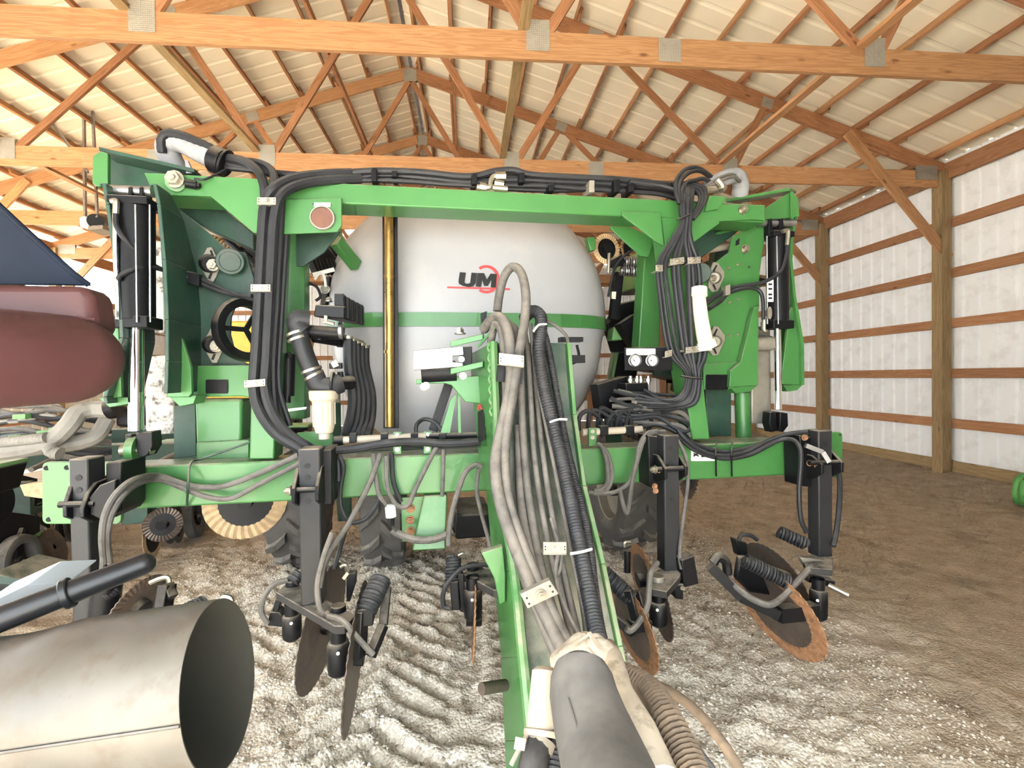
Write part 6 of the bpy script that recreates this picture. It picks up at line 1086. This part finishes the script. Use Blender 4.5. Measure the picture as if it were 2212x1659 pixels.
# ------------------------------------------------------------------ neighbouring planter at the left: bar, hoses, yellow machine far behind
npn = wthing('neighbour_planter', (-3.6, 4.2, 0), 'dark planter bar with thick grey vacuum hoses behind the left end plate', 'farm machine')
part(npn, 'toolbar', MB().bar((-6.5, 4.55, .86), (-2.2, 4.75, .86), .18, .18), 'green_shaded', .008); part(npn, 'rear_bar', MB().bar((-6.5, 5.3, .95), (-2.0, 5.5, .95), .14, .14), 'green_shaded', .006); part(npn, 'tan_shield', MB().prism([B(42, 1048, 3.4), B(95, 1040, 3.4), B(95, 1078, 3.4), B(52, 1072, 3.4)], (0, .1, 0)), 'tan', .004)
def whose(root, path, r, m='vac', corr=None, name='hose'):
    pts = [B(*p) for p in path]; b = MB(); b.corr(pts, r, corr) if corr else b.tube(pts, r, 10); return part(root, name, b, m)
whose(npn, [(246, 884, 3.2), (205, 884, 3.2), (170, 892, 3.15), (150, 918, 3.1), (120, 945, 3.1), (70, 965, 3.1), (0, 975, 3.1), (-60, 978, 3.1)], .052); whose(npn, [(232, 905, 3.3), (210, 940, 3.25), (175, 955, 3.2), (130, 962, 3.15), (60, 970, 3.15)], .045)
whose(npn, [(0, 955, 3.05), (40, 952, 3.05), (100, 945, 3.05)], .03, 'vac', .018, 'ribbed_hose'); part(npn, 'hose_cuff', MB().cyl(B(236, 884, 3.2), B(254, 880, 3.2), .062, n=16), 'black'); part(npn, 'fan_housing', MB().prism([B(250, 872, 3.3), B(290, 880, 3.3), B(286, 925, 3.3), B(248, 922, 3.3)], (0, .25, 0)), 'black', .02); part(npn, 'elbow', MB().corr([B(106, 960, 3.0), B(112, 975, 3.0), B(130, 980, 3.0)], .035, .016), 'vac')
rs = random.Random(3)
for k in range(12):
    y = 880+k*9; whose(npn, [(-40, y+rs.uniform(-12, 12), 3.6), (40, y+rs.uniform(-14, 10), 3.5), (110, y+rs.uniform(-10, 14), 3.45), (180, y+10+rs.uniform(-8, 18), 3.5), (240, y+14+rs.uniform(-8, 14), 3.6)], rs.choice((.012, .016, .02)), rs.choice(('vac', 'hose', 'hose_grey')))
for x, y in ((40, 900), (92, 935), (118, 928), (30, 945)): part(npn, 'bracket', MB().prism([B(x-14, y-4, 3.4), B(x+14, y-6, 3.4), B(x+14, y+5, 3.4), B(x-14, y+6, 3.4)], (0, .08, 0)), 'lime', .003)
for k in range(3): whose(npn, [(50+25*k, 912, 3.5), (66+25*k, 886-4*k, 3.5), (84+25*k, 880, 3.5), (100+25*k, 905, 3.5)], .010, 'vac')
part(npn, 'lower_arm', MB().prism([B(-20, 1238, 2.9), B(80, 1258, 3.0), B(96, 1272, 3.0), B(-20, 1262, 2.9)], (0, .3, 0)), 'green_shaded', .006)
ym = wthing('yellow_machine', B(525, 800, 11.0)*Vector((1, 1, 0)) if False else Vector((B(525, 760, 11.0).x, 11.0, 0)), 'yellow machine body far behind the left wing', 'farm machine')
yb0 = B(525, 720, 11.0); part(ym, 'hopper', MB().hexa([(yb0.x-.7, 11, .9), (yb0.x+.7, 11, .9), (yb0.x+.7, 12.6, .9), (yb0.x-.7, 12.6, .9), (yb0.x-1.0, 10.8, 2.75), (yb0.x+1.0, 10.8, 2.75), (yb0.x+1.0, 12.8, 2.75), (yb0.x-1.0, 12.8, 2.75)]), 'yellow', .03)
for s in (-1, 1): part(ym, 'wheel', MB().lathe([(.1, -.15), (.4, -.17), (.5, -.1), (.5, .1), (.4, .17), (.1, .15)], (yb0.x+s*.7, 11.6, .5), (1, 0, 0), 32), 'tyre')
part(ym, 'chassis', MB().box((yb0.x-.75, 10.9, .55), (yb0.x+.75, 12.7, .9)), 'black', .01)

# fluted discs hanging below the bar, further back
for x, y, v, R, yw, lab, arm in ((532, 1082, 3.0, .215, 68, 'fluted disc with a tan and rust rim below the left half of the toolbar', (545, 1020)), (1490, 1022, 3.0, .17, 50, 'dark fluted disc below the toolbar right of the tongue', (1470, 980)), (352, 1133, 4.3, .135, 60, 'small dark closing disc on the dirt left of the tan-rimmed disc', (330, 1080))):
    t_ = mthing('coulter_disc', tuple(P(x, y+60, v)), lab, 'disc'); i_, o_ = disc(P(x, y, v), norm_from(x, y, v, yw, 0), R, .66, 60, .005); d = part(t_, 'disc_plate', i_, 'shank'); part(t_, 'disc_rim', o_, 'tan' if x == 532 else 'blade', sub=d, smooth=20)
    c_ = P(x, y, v); part(t_, 'disc_hub', MB().cyl(c_+Vector((0, -.03, 0)), c_+Vector((0, .04, 0)), .04, n=16), 'black', sub=d); part(t_, 'disc_arm', MB().bar(c_+Vector((0, .05, 0)), P(arm[0], arm[1], v+.1), .05, .05), 'green_shaded', .004)
